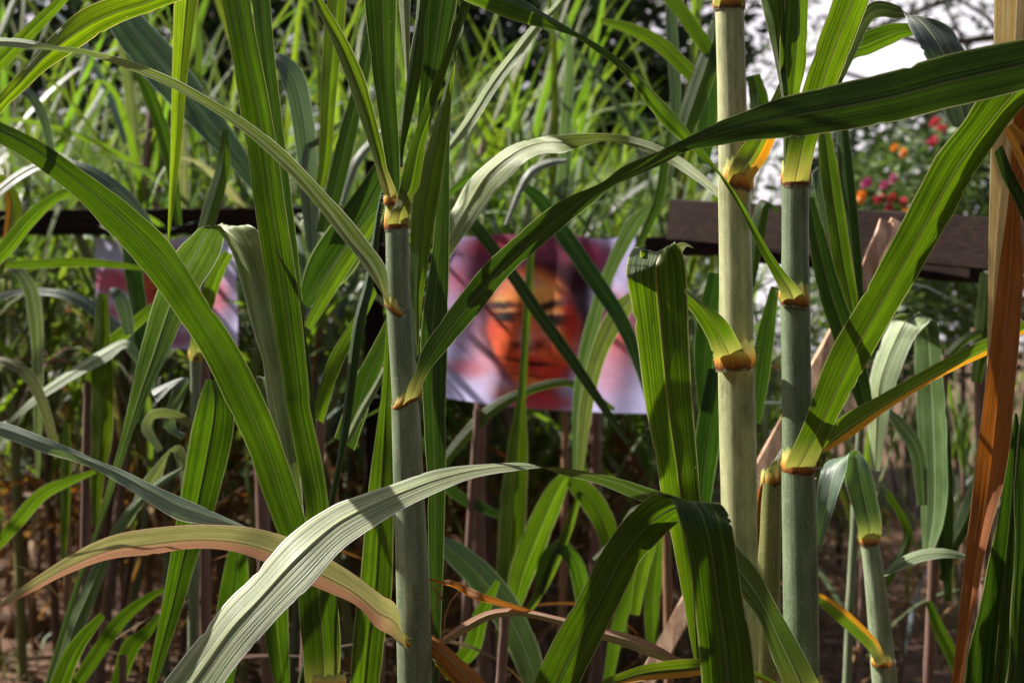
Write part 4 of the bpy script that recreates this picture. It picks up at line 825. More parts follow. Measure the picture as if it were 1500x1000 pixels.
l = leaf(p3, [(1200, 1000, 1150, 1012, 1.62), (1194, 988, 1140, 984, 1.615), (1166, 936, 1128, 955, 1.61), (1134, 880, 1112, 908, 1.60), (1108, 832, 1086, 872, 1.59), (1076, 796, 1050, 822, 1.58), (1030, 745, 1010, 770, 1.57, 0.5), (990, 726, 978, 748, 1.565, 0.8), (950, 714, 935, 731, 1.56, 1.0), (895, 697, 880, 708, 1.55, 1.4), (825, 684, 820, 693, 1.54, 1.6), (765, 688, 767, 677, 1.53, 1.8), (700, 697, 705, 679, 1.52, 1.4), (650, 715, 645, 687, 1.51, 1.2), (600, 738, 590, 702, 1.50, 1.1), (550, 768, 530, 720, 1.49, 1.0), (500, 802, 480, 742, 1.48, 1.0), (450, 858, 425, 780, 1.46, 0.9), (400, 908, 370, 842, 1.45, 0.8), (360, 955, 325, 885, 1.44, 0.7), (325, 1005, 275, 950, 1.43, 0.6), (290, 1060, 230, 1010, 1.42, 0.6), (250, 1120, 200, 1070, 1.41, 0.6)], 'leaf_pale', vf=.06, base=True, clasp=.3, label='long pale leaf arching across the lower middle, its lit face streaked white')
collar(l, 1176, 1002, 53, 1.66, 30, face=-1.5, span=2.3)

# arching leaf in front of all, from a cane below the frame
p11 = plant(1030, 1150, 1.5, 'nearest cane, its one leaf folding over in front of the long pale leaf', 'sugarcane plants in the row in front')
lower(p11, 800, 1120, 40, 1.52, x0=800)
leaf(p11, [(770, 1040, 835, 1040, 1.52), (782, 1000, 850, 1000, 1.52), (810, 940, 880, 940, 1.52), (850, 870, 912, 876, 1.52), (880, 812, 936, 826, 1.52), (912, 765, 962, 796, 1.52, .3), (940, 738, 992, 768, 1.52, .7), (960, 726, 1030, 744, 1.51, 1.2), (974, 727, 1052, 738, 1.495, 0), (986, 740, 1066, 754, 1.48), (996, 768, 1073, 776, 1.47), (1008, 816, 1080, 820, 1.47), (1016, 880, 1088, 880, 1.47), (1022, 940, 1100, 940, 1.47), (1027, 1000, 1106, 1000, 1.47), (1032, 1060, 1110, 1060, 1.47)], 'leaf', vf=.05, k=.25, wave=.01, tint=(.62, .66, .5), label='broad leaf folded over like a ribbon, with small insect holes')
leaf(p11, [(880, 996, 890, 1010, 1.54), (900, 988, 916, 1002, 1.54), (948, 972, 950, 996, 1.54), (1000, 965, 1004, 992, 1.55), (1030, 965, 1032, 988, 1.55), (1070, 972, 1072, 990, 1.56), (1105, 982, 1108, 994, 1.57), (1140, 1000, 1140, 1008, 1.57)][::-1], 'leaf_edge', vf=.2, k=-.3, tint=(1, .9, .8))

# short yellow cane between the two
p4 = plant(1130, 1000, 1.78, 'short yellowish cane squeezed between the thick pale cane and the blue green one')
stalk(p4, [(1130, 690, 26, 1.8), (1129, 720, 32, 1.8), (1125, 850, 36, 1.8), (1122, 1010, 42, 1.8)], [706], 'stalk_yellow', seam=[-1.5])
lower(p4, 1122, 1008, 42, 1.8, 'stalk_yellow')
l = leaf(p4, [(1116, 706, 1146, 704, 1.79), (1122, 690, 1148, 688, 1.79), (1136, 670, 1152, 668, 1.79), (1160, 630, 1170, 630, 1.8)], 'leaf_edge', base=True, clasp=.5)
collar(l, 1131, 700, 30, 1.8, 32, face=-1.8, span=2.1, slope=.4)
leaf(p4, [(1113, 712, 1118, 706, 1.77), (1106, 735, 1115, 735, 1.77), (1102, 790, 1112, 790, 1.77), (1098, 850, 1106, 850, 1.77)], 'leaf_brown', vf=.3, name='dead_sheath', tint=(.9, 1, 1.2), rib=False)

# right edge
p9 = plant(1500, 1000, 1.5, 'cane at the right edge with hanging straw and russet dry sheaths and a dark leaf')
lower(p9, 1640, 60, 40, 1.55)
for s_ in ((1, 40), (-1, 90), (1, 160)):
    l = bpy.data.objects.new('leaf', LP['arch'][4 + s_[1] % 3]); COL.objects.link(l); l.parent = p9; l.location = P(1640, s_[1], 1.55) - p9.location; l.rotation_euler = (0, 0, s_[0] * .7); l.color = (1, 1, 1, 1)
leaf(p9, [(1458, -60, 1530, -60, 1.56), (1456, 0, 1526, 0, 1.56), (1455, 63, 1520, 70, 1.56), (1453, 160, 1510, 160, 1.56), (1449, 300, 1480, 300, 1.56), (1447, 435, 1463, 435, 1.555), (1446, 528, 1455, 510, 1.55), (1446, 580, 1449, 580, 1.55)], 'leaf_straw', vf=.1, k=-.3, name='dry_sheath', rib=False, label='straw coloured dry sheath')
leaf(p9, [(1486, 150, 1530, 150, 1.535), (1480, 230, 1515, 230, 1.535), (1476, 300, 1496, 300, 1.53), (1463, 390, 1499, 390, 1.53), (1452, 486, 1494, 486, 1.525), (1440, 590, 1484, 590, 1.52), (1424, 720, 1474, 690, 1.52), (1412, 840, 1446, 800, 1.51), (1396, 984, 1420, 940, 1.50), (1388, 1060, 1404, 1060, 1.5)], 'leaf_brown', vf=.12, k=-.2, name='dry_sheath', rib=False, label='russet dry sheath hanging down along the right edge')
leaf(p9, [(1486, 604, 1490, 606, 1.47), (1473, 680, 1500, 680, 1.46), (1456, 760, 1512, 760, 1.46), (1436, 840, 1520, 850, 1.46), (1416, 940, 1525, 940, 1.46), (1404, 1000, 1530, 1000, 1.46), (1392, 1060, 1530, 1060, 1.46)], 'leaf_dark', vf=.22, k=.3, tint=(1.1, 1.1, 1), label='dark green leaf filling the lower right corner')
leaf(p9, [(1520, 420, 1560, 420, 1.45), (1496, 560, 1560, 560, 1.45), (1484, 640, 1560, 660, 1.44), (1478, 740, 1560, 760, 1.44), (1470, 900, 1560, 900, 1.44), (1462, 1040, 1560, 1040, 1.44)], 'leaf_dark', vf=.2, k=.6)
leaf(p9, [(1456, 224, 1468, 212, 1.5), (1468, 262, 1484, 252, 1.5), (1486, 296, 1504, 290, 1.5), (1510, 350, 1530, 345, 1.5)], 'leaf_dark', vf=.1, rib=False)
leaf(p9, [(1470, 190, 1484, 180, 1.49), (1480, 215, 1506, 205, 1.49), (1496, 250, 1530, 240, 1.49), (1510, 290, 1550, 290, 1.49)], 'leaf_brown', vf=.2, rib=False, tint=(.5, .7, .8))
# upper right arches
p12 = plant(1230, 1000, 1.9, 'cane hidden behind the blue green one, with two dark leaves arching against the sky', 'sugarcane plants in the second row')
lower(p12, 1178, 700, 34, 1.9)
leaf(p12, [(1225, 110, 1236, 116, 1.86), (1240, 60, 1262, 62, 1.85), (1262, 18, 1276, 34, 1.84, .6), (1284, 2, 1290, 26, 1.83, .8), (1314, 8, 1312, 28, 1.82, .9), (1324, 20, 1352, 26, 1.80, -.6), (1336, 50, 1390, 40, 1.78), (1350, 76, 1408, 66, 1.77), (1366, 110, 1424, 100, 1.77), (1390, 180, 1440, 180, 1.77), (1420, 190, 1434, 185, 1.77), (1440, 230, 1445, 230, 1.77)], 'leaf_blue', vf=.08, tint=(.8, .75, .75))
leaf(p12, [(1215, 120, 1222, 150, 1.92), (1240, 66, 1246, 92, 1.9), (1262, 50, 1275, 80, 1.9, .5), (1290, 39, 1305, 66, 1.89, .6), (1322, 35, 1336, 53, 1.89, .7), (1350, 42, 1372, 56, 1.88), (1380, 70, 1396, 84, 1.88), (1400, 130, 1410, 130, 1.88)], 'leaf', vf=.1, tint=(.7, .75, .7))

# second row, softly out of focus
def row(x, d, label, stalkw=22, mat='stalk', ytop=520, n='sugarcane plants in the second row'):
    p = plant(x, 1000, d, label, n); g0 = P(x, ytop, d)
    ra = random.Random(int(x)); lx, bw = ra.uniform(-.05, .05), ra.uniform(-.02, .02); N = 30
    V, U, Fc = [], [], []; sides = 14; r = stalkw / 2 / FPX * d
    for i in range(N + 1):
        t = i / N; c = Vector((g0.x + lx * t * g0.z + bw * math.sin(t * 3.1), d, g0.z * (1 - t))); ph = (i % 5)
        for s in range(sides):
            a = s / sides * 6.2832; V.append(c + Vector((math.cos(a), math.sin(a), 0)) * r * (.8 + .2 * t) * (1.13 if ph == 0 else .95 if ph == 1 else 1.) - p.location); U.append((s / sides, i * .04))
    for i in range(N):
        for s in range(sides): Fc.append((i * sides + s, (i + 1) * sides + s, (i + 1) * sides + (s + 1) % sides, i * sides + (s + 1) % sides))
    o = bpy.data.objects.new('stalk', mesh('stalk', V, Fc, U, M[mat])); COL.objects.link(o); o.parent = p
    for k in range(2):
        l = bpy.data.objects.new('dead_leaf', ra.choice(LP['dry'])); COL.objects.link(l); l.parent = p; b_ = ra.uniform(.25, .5); l.color = (b_, b_ * 1.25, b_ * 1.8, 1)
        l.location = (0, 0, g0.z * ra.uniform(.3, .7)); l.rotation_euler = (0, ra.uniform(0, .5), ra.uniform(0, 6.28)); l.scale = (.6,) * 3
    return p
q = row(287, 2.6, 'slim pale cane seen between the crossing leaves under the small banner', 20, 'stalk', 525)
l = leaf(q, cw([(287, 530, 20, 2.59), (290, 500, 22, 2.58), (300, 450, 24, 2.57), (318, 400, 20, 2.56), (335, 370, 16, 2.55)], .3), 'leaf', base=True); collar(l, 287, 520, 20, 2.6, 16)
leaf(q, cw([(225, 580, 22, 2.6), (265, 560, 26, 2.6), (248, 620, 18, 2.6), (270, 640, 10, 2.6)], -.6), 'leaf_blue')
leaf(q, cw([(300, 640, 10, 2.6), (262, 610, 12, 2.58), (228, 606, 14, 2.57), (215, 625, 14, 2.56), (235, 660, 10, 2.55)], -.8), 'leaf_pale')
leaf(q, cw([(282, 800, 8, 2.6), (262, 660, 16, 2.6), (225, 700, 20, 2.6), (200, 740, 14, 2.6), (185, 770, 8, 2.6)], -.5), 'leaf_pale')
q = row(130, 2.9, 'cane at the left with silvery leaves drooping below the small banner', 18, 'stalk_red', 560)
leaf(q, cw([(-30, 445, 10, 2.9), (0, 434, 10, 2.9), (40, 427, 10, 2.9), (90, 430, 14, 2.9), (130, 447, 18, 2.9), (165, 477, 22, 2.9), (195, 505, 24, 2.9), (215, 540, 18, 2.9), (225, 575, 8, 2.9)], -1), 'leaf_blue')
leaf(q, cw([(10, 390, 8, 2.85), (26, 396, 14, 2.85), (42, 418, 20, 2.85), (52, 460, 22, 2.85), (56, 540, 16, 2.85), (56, 620, 12, 2.85), (55, 700, 5, 2.85)], -.6), 'leaf_pale', tint=(.8, .85, .85))
leaf(q, cw([(10, 620, 5, 2.8), (60, 578, 12, 2.8), (110, 545, 16, 2.8), (155, 518, 18, 2.8), (185, 503, 12, 2.8), (205, 520, 6, 2.8)], -1), 'leaf_pale', tint=(.75, .85, .8))
leaf(q, cw([(-20, 525, 8, 2.7), (15, 532, 14, 2.7), (45, 555, 18, 2.7), (66, 600, 16, 2.7), (85, 670, 10, 2.7)], -.7), 'leaf_pale', tint=(.8, .7, .65))
leaf(q, cw([(150, 430, 16, 2.85), (148, 500, 26, 2.85), (150, 560, 34, 2.85), (148, 640, 30, 2.85), (142, 700, 20, 2.85), (140, 770, 8, 2.85)], .3), 'leaf', tint=(1.3, 1.2, 1))
leaf(q, cw([(135, 560, 26, 2.86), (160, 510, 24, 2.86), (190, 480, 18, 2.86), (225, 452, 16, 2.86), (262, 436, 10, 2.86)], .2), 'leaf', tint=(1.1, 1.1, .9))
leaf(q, cw([(190, 300, 10, 2.9), (188, 340, 22, 2.9), (195, 400, 26, 2.9), (205, 470, 24, 2.9), (208, 560, 18, 2.9), (205, 620, 8, 2.9)], .3), 'leaf_dark', tint=(1.3, 1.5, 1.6))
leaf(q, cw([(-30, 388, 8, 2.7), (40, 387, 12, 2.7), (110, 384, 13, 2.7), (170, 388, 10, 2.7), (215, 394, 5, 2.7)], .3), 'leaf', tint=(1.1, 1.1, .8))
leaf(q, cw([(160, 425, 10, 2.8), (172, 430, 18, 2.8), (182, 452, 22, 2.8), (190, 490, 14, 2.8)], -.7), 'leaf_blue')
q = row(-40, 2.5, 'cane past the left edge whose blue grey leaves droop into the upper left', 24, 'stalk', 300)
leaf(q, cw([(-60, 330, 10, 2.4), (20, 262, 14, 2.4), (70, 240, 12, 2.4), (120, 246, 16, 2.4), (160, 268, 20, 2.4), (195, 300, 20, 2.4), (225, 345, 14, 2.4), (245, 400, 6, 2.4)], -.9), 'leaf_blue')
leaf(q, cw([(-40, 130, 20, 2.3), (10, 80, 24, 2.3), (50, 40, 20, 2.3), (90, 0, 16, 2.3), (120, -40, 12, 2.3)], .3), 'leaf', tint=(1.1, 1.1, .8))
leaf(q, cw([(-60, 420, 20, 2.3), (0, 372, 24, 2.3), (40, 325, 22, 2.3), (80, 290, 16, 2.3), (130, 270, 8, 2.3)], .3), 'leaf', tint=(.9, .95, .8))
leaf(q, cw([(-40, 300, 10, 2.6), (0, 265, 20, 2.6), (20, 300, 22, 2.6), (10, 360, 18, 2.6), (-10, 420, 10, 2.6)], .3), 'leaf_edge', tint=(1.2, 1, .8))
leaf(q, cw([(20, 128, 10, 2.7), (45, 140, 14, 2.7), (65, 175, 14, 2.7), (75, 220, 10, 2.7), (78, 250, 5, 2.7)], -.7), 'leaf_blue')
leaf(q, cw([(40, 110, 10, 2.6), (90, 50, 16, 2.6), (150, 10, 16, 2.6), (210, -20, 10, 2.6)], -.4), 'leaf_blue', tint=(.8, .9, .9))
leaf(q, cw([(-30, 830, 8, 2.5), (20, 770, 20, 2.5), (60, 725, 20, 2.5), (100, 705, 14, 2.5), (140, 690, 6, 2.5)], .3), 'leaf')
q = row(300, 2.9, 'cane behind the upright leaves with a wide blue grey leaf slanting across the upper left', 20, 'stalk_red', 400)
leaf(q, cw([(150, -20, 30, 2.7), (190, 40, 52, 2.7), (240, 100, 60, 2.7), (290, 160, 48, 2.7), (340, 220, 34, 2.7), (390, 290, 18, 2.7), (420, 340, 8, 2.7)], -.3), 'leaf_blue', tint=(.8, .9, 1.))
leaf(q, cw([(180, 60, 10, 2.75), (205, 110, 16, 2.75), (230, 170, 20, 2.75), (250, 240, 18, 2.75), (262, 330, 10, 2.75)], .2), 'leaf', tint=(.7, .85, .9))
leaf(q, cw([(380, 110, 10, 2.6), (402, 88, 22, 2.6), (425, 105, 32, 2.6), (440, 150, 34, 2.6), (450, 220, 32, 2.6), (455, 300, 26, 2.6), (458, 380, 14, 2.6)], -.7), 'leaf_blue', tint=(1.1, 1.15, 1.2))
leaf(q, cw([(500, 180, 6, 2.6), (470, 205, 9, 2.6), (435, 225, 9, 2.6), (400, 262, 8, 2.6)], -.6), 'leaf_blue')
leaf(q, cw([(330, 190, 8, 2.6), (325, 250, 22, 2.6), (305, 320, 24, 2.6), (285, 400, 18, 2.6), (270, 460, 8, 2.6)], .3), 'leaf', tint=(.9, 1, .8))
q = row(470, 2.4, 'cane with tall green blades standing behind the middle cane on its left', 22, 'stalk_red', 600)
leaf(q, [(455, 300, 464, 300, 2.4), (466, 240, 482, 250, 2.4), (470, 120, 495, 120, 2.4), (474, 45, 504, 45, 2.4), (480, 0, 507, 0, 2.4), (486, -50, 510, -50, 2.4)], 'leaf', tint=(1.2, 1.15, .8))
leaf(q, [(462, 340, 485, 340, 2.3), (474, 290, 500, 290, 2.3), (495, 200, 520, 210, 2.3), (510, 150, 532, 150, 2.3), (530, 70, 545, 90, 2.3), (545, 0, 556, 0, 2.3)], 'leaf_dark', k=.3, label='dark blade with a pale edge leaning right')
leaf(q, cw([(445, 445, 20, 2.3), (480, 395, 62, 2.3), (520, 335, 64, 2.3), (555, 270, 44, 2.3), (585, 200, 16, 2.3)], .5), 'leaf_dark', tint=(1.3, 1.4, 1.3))
leaf(q, cw([(450, 480, 14, 2.25), (490, 410, 22, 2.25), (530, 350, 20, 2.25), (555, 310, 10, 2.25)], .3), 'leaf')
leaf(q, [(456, 610, 474, 620, 2.1), (470, 560, 488, 570, 2.1), (486, 516, 506, 524, 2.1), (522, 460, 530, 478, 2.1), (548, 420, 552, 430, 2.1)], 'leaf', k=.3)
leaf(q, [(490, 640, 520, 660, 2.05), (508, 590, 540, 600, 2.05), (524, 548, 556, 550, 2.05), (550, 500, 566, 520, 2.05), (575, 450, 580, 466, 2.05)], 'leaf_dark', k=.5, tint=(1.3, 1.3, 1.2))
leaf(q, [(505, 640, 512, 650, 2.0), (524, 600, 532, 610, 2.0), (548, 560, 556, 566, 2.0), (570, 520, 574, 525, 2.0)], 'leaf_pale', k=-.4, tint=(.7, .8, .6))
leaf(q, cw([(440, 330, 6, 2.8), (458, 312, 14, 2.8), (480, 310, 12, 2.8), (500, 318, 6, 2.8)], -.8), 'leaf_pale')
leaf(q, cw([(500, 300, 8, 2.9), (520, 240, 14, 2.9), (548, 205, 12, 2.9), (560, 190, 6, 2.9)], -.5), 'leaf_blue')
# crossing the banner
q = row(700, 3.2, 'cane whose dark narrow leaves cross in front of the painted face', 14, 'stalk_red', 600)
leaf(q, cw([(680, 310, 10, 2.9), (700, 336, 18, 2.9), (745, 395, 18, 2.88), (790, 461, 19, 2.86), (835, 524, 17, 2.84), (880, 590, 13, 2.82), (920, 650, 6, 2.8)], .4), 'leaf_dark')
leaf(q, cw([(760, 268, 10, 3.0), (790, 292, 20, 3.0), (822, 338, 25, 3.), (865, 401, 25, 2.98), (910, 470, 22, 2.96), (940, 545, 16, 2.94), (965, 640, 10, 2.9), (975, 720, 5, 2.9)], .2), 'leaf_dark', tint=(1.1, 1.5, 1.5))
leaf(q, cw([(952, 305, 10, 3.1), (928, 329, 22, 3.1), (892, 401, 18, 3.1), (874, 455, 20, 3.1), (856, 530, 20, 3.1), (846, 600, 14, 3.1), (842, 690, 6, 3.1)], -.5), 'leaf_pale', tint=(.6, .8, .65))
leaf(q, cw([(935, 425, 10, 3.0), (910, 455, 30, 3.0), (882, 505, 26, 3.0), (866, 560, 22, 3.0), (856, 620, 18, 3.0), (850, 690, 8, 3.0)], -.4), 'leaf_pale', tint=(1, 1.05, .7))
leaf(q, cw([(780, 330, 6, 3.1), (778, 365, 11, 3.1), (773, 440, 11, 3.1), (768, 520, 11, 3.1), (763, 590, 14, 3.1), (758, 660, 30, 3.1), (750, 760, 40, 3.1), (742, 880, 30, 3.1), (735, 960, 16, 3.1)], .2), 'leaf', tint=(1.1, 1.1, .8))
leaf(q, cw([(640, 690, 14, 3.2), (680, 640, 18, 3.2), (720, 600, 18, 3.2), (765, 575, 14, 3.2), (820, 560, 12, 3.2), (860, 572, 10, 3.2), (900, 600, 6, 3.2)], -.3), 'leaf')
leaf(q, cw([(752, 890, 20, 3.0), (765, 840, 36, 3.0), (788, 780, 38, 3.0), (810, 730, 32, 3.0), (828, 700, 18, 3.0), (840, 705, 24, 3.), (868, 735, 34, 3.), (890, 780, 30, 3.), (905, 860, 20, 3.), (915, 940, 10, 3.)], .3), 'leaf', tint=(1, 1.05, .9))
leaf(q, cw([(640, 790, 14, 2.6), (665, 808, 34, 2.6), (700, 840, 42, 2.6), (735, 885, 46, 2.6), (768, 950, 42, 2.6), (790, 1020, 30, 2.6)], -.3), 'leaf_blue', tint=(.8, .9, .7))
leaf(q, cw([(850, 720, 8, 3.0), (830, 780, 14, 3.0), (800, 850, 14, 3.0), (770, 900, 10, 3.)], -.2), 'leaf')
leaf(q, cw([(790, 870, 12, 3.0), (800, 820, 22, 3.0), (820, 800, 22, 3.0), (845, 830, 24, 3.0), (855, 890, 20, 3.0), (858, 960, 10, 3.0)], -.3), 'leaf', tint=(.8, 1, .8))
leaf(q, cw([(615, 640, 8, 3.2), (660, 715, 16, 3.2), (700, 740, 16, 3.2), (745, 760, 8, 3.2)], -.2), 'leaf_dark', tint=(1.4, 1.6, 1.5))
q = row(740, 2.3, 'cane behind the middle cane whose lit leaf arches right above the banner', 18, 'stalk_red', 900)
leaf(q, [(630, 420, 640, 440, 2.1), (655, 330, 656, 382, 2.1), (664, 300, 712, 300, 2.1, -.8), (690, 255, 741, 261, 2.08, -1.1), (735, 219, 768, 237, 2.06, -1.3), (768, 204, 795, 224, 2.05, -1.4), (798, 199, 828, 221, 2.03, -1.5), (840, 198, 866, 212, 2.0, 1.4), (900, 197, 905, 210, 1.97, 1), (950, 208, 948, 224, 1.93, .6), (990, 226, 984, 242, 1.9, .6), (1025, 252, 1018, 264, 1.86, .6), (1060, 285, 1055, 292, 1.82, .6)], 'leaf_pale', vf=.06, tint=(.85, .9, .75), label='pale lit leaf arching right above the large banner')
leaf(q, [(655, 212, 660, 222, 2.2), (690, 159, 694, 183, 2.2), (720, 111, 724, 135, 2.2), (750, 72, 754, 94, 2.2), (780, 36, 792, 42, 2.2), (813, 4, 826, 6, 2.2), (840, -40, 850, -35, 2.2)], 'leaf_pale', k=-.5, tint=(.8, .95, .5))
leaf(q, cw([(640, 300, 8, 2.4), (700, 252, 10, 2.4), (760, 250, 9, 2.4)], .2), 'leaf', tint=(.7, .9, .7))
leaf(q, cw([(740, 330, 6, 2.8), (770, 262, 12, 2.8), (800, 240, 12, 2.8), (830, 235, 6, 2.8)], -.5), 'leaf_blue')
q = row(1078, 2.5, 'cane behind the thick pale cane with broad green blades to its left', 20, 'stalk', 500)
leaf(q, cw([(1050, 30, 16, 2.3), (1040, 80, 30, 2.3), (1020, 140, 34, 2.3), (1000, 200, 26, 2.3), (985, 260, 14, 2.3)], .3), 'leaf', tint=(.9, 1, .8))
leaf(q, cw([(880, 30, 8, 2.6), (930, 45, 18, 2.6), (975, 72, 22, 2.6), (1030, 130, 20, 2.6), (1060, 180, 12, 2.6)], .2), 'leaf', tint=(1.1, 1.1, .8))
leaf(q, cw([(960, -30, 18, 2.3), (1000, 20, 22, 2.3), (1035, 70, 20, 2.3), (1070, 130, 12, 2.3)], .2), 'leaf', tint=(1, 1.05, .8))
leaf(q, cw([(980, -20, 12, 2.7), (985, 60, 18, 2.7), (990, 140, 16, 2.7), (988, 220, 8, 2.7)], -.2), 'leaf_blue', tint=(.8, .9, .8))
leaf(q, cw([(1030, 240, 18, 2.5), (1035, 190, 30, 2.5), (1040, 120, 26, 2.5), (1045, 60, 14, 2.5)], .2), 'leaf_dark', tint=(1.2, 1.5, 1.3))
leaf(q, cw([(1030, 600, 14, 2.4), (1032, 520, 30, 2.4), (1038, 460, 30, 2.4), (1048, 400, 18, 2.4)], .2), 'leaf_dark', tint=(1.2, 1.5, 1.2))
leaf(q, cw([(1026, 780, 14, 2.4), (1030, 700, 34, 2.4), (1040, 620, 36, 2.4), (1048, 540, 22, 2.4)], .2), 'leaf_dark', tint=(1.2, 1.5, 1.2))
leaf(q, cw([(925, 380, 8, 2.9), (945, 340, 12, 2.9), (965, 290, 14, 2.9), (975, 230, 12, 2.9), (985, 180, 6, 2.9)], .2), 'leaf_dark', tint=(1.3, 1.3, 1))
leaf(q, cw([(930, 900, 14, 2.7), (940, 840, 20, 2.7), (955, 780, 20, 2.7), (965, 720, 12, 2.7)], .2), 'leaf', tint=(1, 1, .8))
q = row(1172, 2.2, 'cane close behind the blue green one with long green blades hanging to its right', 20, 'stalk', 640)
leaf(q, cw([(1206, 180, 14, 2.1), (1212, 230, 26, 2.1), (1222, 300, 28, 2.1), (1234, 380, 28, 2.1), (1246, 440, 22, 2.1), (1256, 500, 8, 2.1)], .2), 'leaf', tint=(1.15, 1.15, .9))
leaf(q, cw([(1232, 170, 14, 2.15), (1238, 240, 22, 2.15), (1246, 330, 24, 2.15), (1254, 420, 22, 2.15), (1262, 500, 10, 2.15)], .5), 'leaf_dark', tint=(1.2, 1.3, 1.1))
leaf(q, cw([(1185, 290, 14, 2.1), (1198, 350, 26, 2.1), (1214, 420, 34, 2.1), (1234, 480, 36, 2.1), (1254, 545, 34, 2.1), (1272, 610, 18, 2.1)], .3), 'leaf_dark', tint=(1.4, 1.5, 1.2))
leaf(q, cw([(1185, 270, 10, 2.3), (1195, 250, 16, 2.3), (1205, 290, 18, 2.3), (1212, 340, 8, 2.3)], -.5), 'leaf_blue')
leaf(q, cw([(1140, 310, 8, 2.3), (1120, 300, 20, 2.3), (1108, 350, 24, 2.3), (1100, 420, 10, 2.3)], .3), 'leaf', tint=(.9, 1, .8))
leaf(q, cw([(1105, 620, 20, 2.4), (1112, 560, 28, 2.4), (1122, 490, 26, 2.4), (1136, 420, 14, 2.4)], .3), 'leaf_dark', tint=(1.3, 1.4, 1.1))
leaf(q, cw([(1104, 110, 20, 2.2), (1112, 150, 28, 2.2), (1108, 200, 18, 2.2), (1100, 240, 8, 2.2)], .3), 'leaf', tint=(.7, .8, .7))
q = row(1292, 2.1, 'slim white waxy cane at the lower right with a small yellow collar')
for o in list(q.children): bpy.data.objects.remove(o)
stalk(q, [(1273, 785, 24, 2.12), (1275, 800, 26, 2.12), (1283, 860, 30, 2.12), (1290, 930, 34, 2.12), (1297, 1010, 37, 2.12)], [792, 965], 'stalk', tint=(1.35, 1.35, 1.35), seam=[-1.5])
lower(q, 1297, 1008, 37, 2.12)
l = leaf(q, [(1258, 792, 1290, 790, 2.11), (1256, 770, 1292, 768, 2.1), (1245, 730, 1284, 720, 2.1), (1238, 698, 1276, 686, 2.1, .6), (1236, 676, 1264, 664, 2.1, 1.5), (1222, 672, 1248, 664, 2.07, -1.2), (1204, 690, 1240, 690, 2.06, -.5), (1196, 740, 1226, 730, 2.05, -.3), (1194, 800, 1204, 800, 2.05)], 'leaf_blue', base=True, clasp=.3, tint=(1.1, 1.3, 1))
collar(l, 1273, 790, 26, 2.12, 20)
l = leaf(q, [(1284, 975, 1298, 968, 2.08), (1270, 950, 1285, 938, 2.07), (1240, 922, 1250, 902, 2.06), (1215, 900, 1222, 880, 2.05), (1196, 882, 1200, 868, 2.04), (1180, 868, 1182, 860, 2.04)], 'leaf_edge', base=True, k=-.3)
collar(l, 1293, 968, 30, 2.11, 18, face=-2.1, span=1.6)
leaf(q, cw([(1294, 842, 6, 2.1), (1318, 825, 16, 2.1), (1350, 813, 17, 2.09), (1385, 810, 13, 2.08), (1420, 816, 6, 2.08)], -.9), 'leaf_pale', tint=(.7, .8, .75))
q = row(1262, 2.6, 'cane farther back at the right with a silvery folded leaf under the rail', 15, 'stalk', 600)
leaf(q, [(1276, 688, 1288, 690, 2.5), (1272, 640, 1296, 640, 2.5), (1270, 590, 1304, 590, 2.5), (1272, 555, 1314, 550, 2.5), (1290, 500, 1336, 500, 2.5), (1306, 468, 1358, 470, 2.5), (1326, 458, 1372, 468, 2.53, 1.5), (1338, 480, 1378, 500, 2.58), (1342, 560, 1384, 570, 2.6), (1346, 640, 1388, 650, 2.6), (1350, 740, 1386, 750, 2.6), (1352, 820, 1362, 820, 2.6)], 'leaf_pale', k=-.9, tint=(.9, 1., .95), label='silvery leaf folded over with its tip hanging')
leaf(q, cw([(1300, 600, 8, 2.55), (1322, 625, 20, 2.55), (1345, 665, 22, 2.55), (1352, 740, 16, 2.55)], -.6), 'leaf_blue')
leaf(q, cw([(1455, 480, 8, 2.7), (1410, 500, 13, 2.7), (1370, 545, 13, 2.7), (1350, 580, 8, 2.7)], .2), 'leaf')
q = row(1385, 2.7, 'cane at the right with long dark hanging blades beside the russet sheath', 16, 'stalk_red', 520)
leaf(q, cw([(1368, 520, 10, 2.7), (1372, 600, 30, 2.7), (1380, 690, 32, 2.7), (1384, 790, 26, 2.7), (1390, 880, 10, 2.7)], .3), 'leaf_dark', tint=(1.4, 1.6, 1.2))
leaf(q, cw([(1300, 720, 8, 2.8), (1330, 780, 14, 2.8), (1310, 830, 14, 2.8), (1290, 870, 8, 2.8)], .3), 'leaf', tint=(.8, .9, .7))
leaf(q, cw([(1360, 880, 10, 2.6), (1375, 920, 18, 2.6), (1395, 960, 20, 2.6), (1420, 1020, 16, 2.6)], .3), 'leaf', tint=(.8, .9, .7))
leaf(q, cw([(1440, 690, 22, 2.7), (1415, 760, 26, 2.7), (1395, 800, 20, 2.7), (1380, 850, 8, 2.7)], .3), 'leaf_dark', tint=(1.3, 1.4, 1.1))
leaf(q, cw([(1446, 400, 20, 2.7), (1440, 480, 24, 2.7), (1430, 560, 16, 2.7)], .3), 'leaf', tint=(.8, .9, .7))
q = row(1432, 3.1, 'grey cane stalk standing bare behind the russet sheath', 22, 'stalk_red', 480)
q = row(705, 4.25, 'bare purple brown cane stalk standing right below the large banner', 22, 'stalk_red', 560)
q = row(872, 4.3, 'bare purplish cane stalk below the right half of the large banner', 20, 'stalk_red', 570)
q = row(828, 4.2, 'thin straw coloured dry stalk below the mouth of the painted face', 12, 'stalk_straw', 590)
q = row(380, 3.2, 'purple brown stalk behind the leaves at the lower left', 24, 'stalk_red', 560)
q = row(95, 3.4, 'dry russet stalk in the shade at the lower left', 14, 'stalk_straw', 700)
q = row(180, 2.4, 'low cane at the lower left with two pale green blades rising from the soil', 14, 'stalk_red', 960)
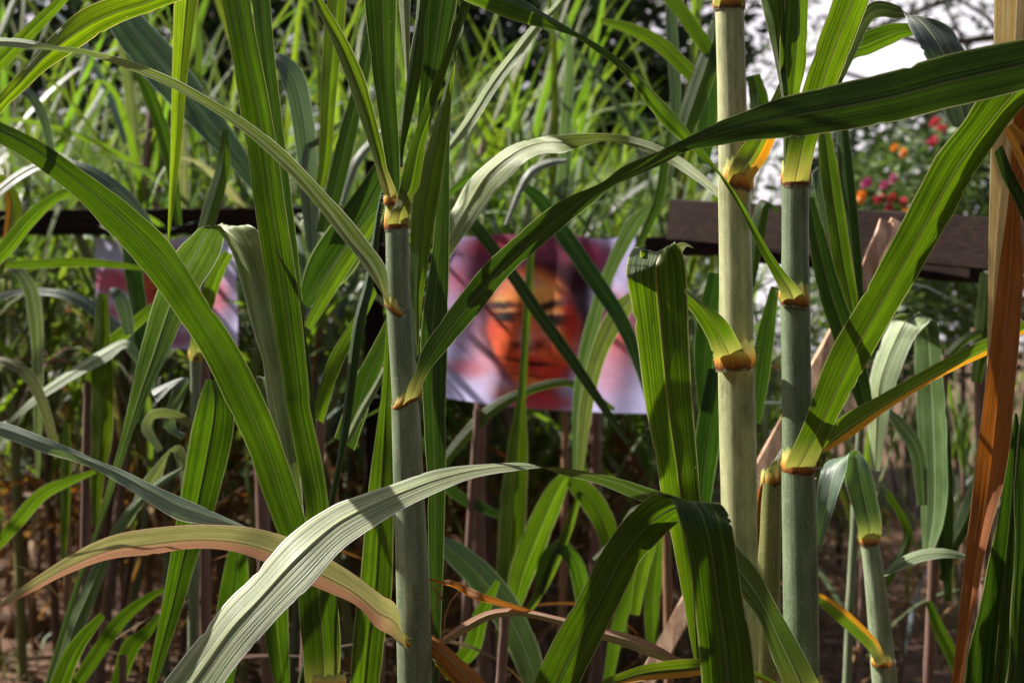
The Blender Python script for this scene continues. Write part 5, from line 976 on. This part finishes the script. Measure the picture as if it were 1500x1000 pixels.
leaf(q, cw([(84, 1010, 30, 2.4), (105, 930, 28, 2.4), (130, 870, 24, 2.4), (160, 800, 18, 2.4), (190, 750, 15, 2.4), (230, 710, 12, 2.4), (268, 685, 5, 2.4)], -.3), 'leaf_pale', tint=(.5, .65, .5))
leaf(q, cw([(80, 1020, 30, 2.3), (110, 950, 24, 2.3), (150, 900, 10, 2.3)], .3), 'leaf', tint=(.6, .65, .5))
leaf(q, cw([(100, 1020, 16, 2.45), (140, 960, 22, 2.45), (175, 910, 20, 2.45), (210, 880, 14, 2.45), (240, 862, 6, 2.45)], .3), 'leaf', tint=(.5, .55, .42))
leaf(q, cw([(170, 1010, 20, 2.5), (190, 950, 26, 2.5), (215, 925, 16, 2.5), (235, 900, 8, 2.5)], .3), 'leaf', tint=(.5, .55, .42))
leaf(q, cw([(98, 620, 8, 2.6), (96, 680, 16, 2.6), (95, 760, 12, 2.6), (92, 830, 5, 2.6)], .3), 'leaf', tint=(1, 1, .8))
q = row(560, 2.6, 'low cane behind the pale arching leaf with short green blades', 18, 'stalk_red', 900)
leaf(q, cw([(650, 990, 16, 2.5), (690, 950, 26, 2.5), (705, 900, 22, 2.5), (730, 850, 8, 2.5)], .3), 'leaf', tint=(.7, .8, .6))
leaf(q, cw([(330, 1010, 20, 2.5), (335, 930, 40, 2.5), (345, 850, 40, 2.5), (350, 780, 16, 2.5)], .3), 'leaf', tint=(.55, .7, .5))
leaf(q, cw([(415, 1010, 20, 2.3), (405, 930, 36, 2.3), (400, 860, 40, 2.3), (392, 800, 26, 2.3)], .3), 'leaf', tint=(.65, .75, .55))
leaf(q, cw([(540, 760, 8, 2.6), (500, 770, 14, 2.6), (470, 790, 12, 2.6)], -.6), 'leaf_pale', tint=(.6, .7, .6))
q = row(975, 3.0, 'low cane right of the middle with pale dying blades near the leaning slat', 16, 'stalk_straw', 760)
leaf(q, cw([(870, 820, 8, 2.9), (905, 790, 16, 2.9), (930, 750, 14, 2.9), (958, 740, 8, 2.9)], -.3), 'leaf_pale', tint=(.6, .65, .4))
leaf(q, cw([(960, 980, 12, 2.9), (955, 900, 22, 2.9), (962, 820, 18, 2.9), (968, 760, 8, 2.9)], .3), 'leaf', tint=(.8, .85, .7))
leaf(q, cw([(890, 1000, 14, 2.8), (905, 920, 20, 2.8), (925, 860, 14, 2.8), (935, 800, 8, 2.8)], .3), 'leaf', tint=(.7, .8, .6))
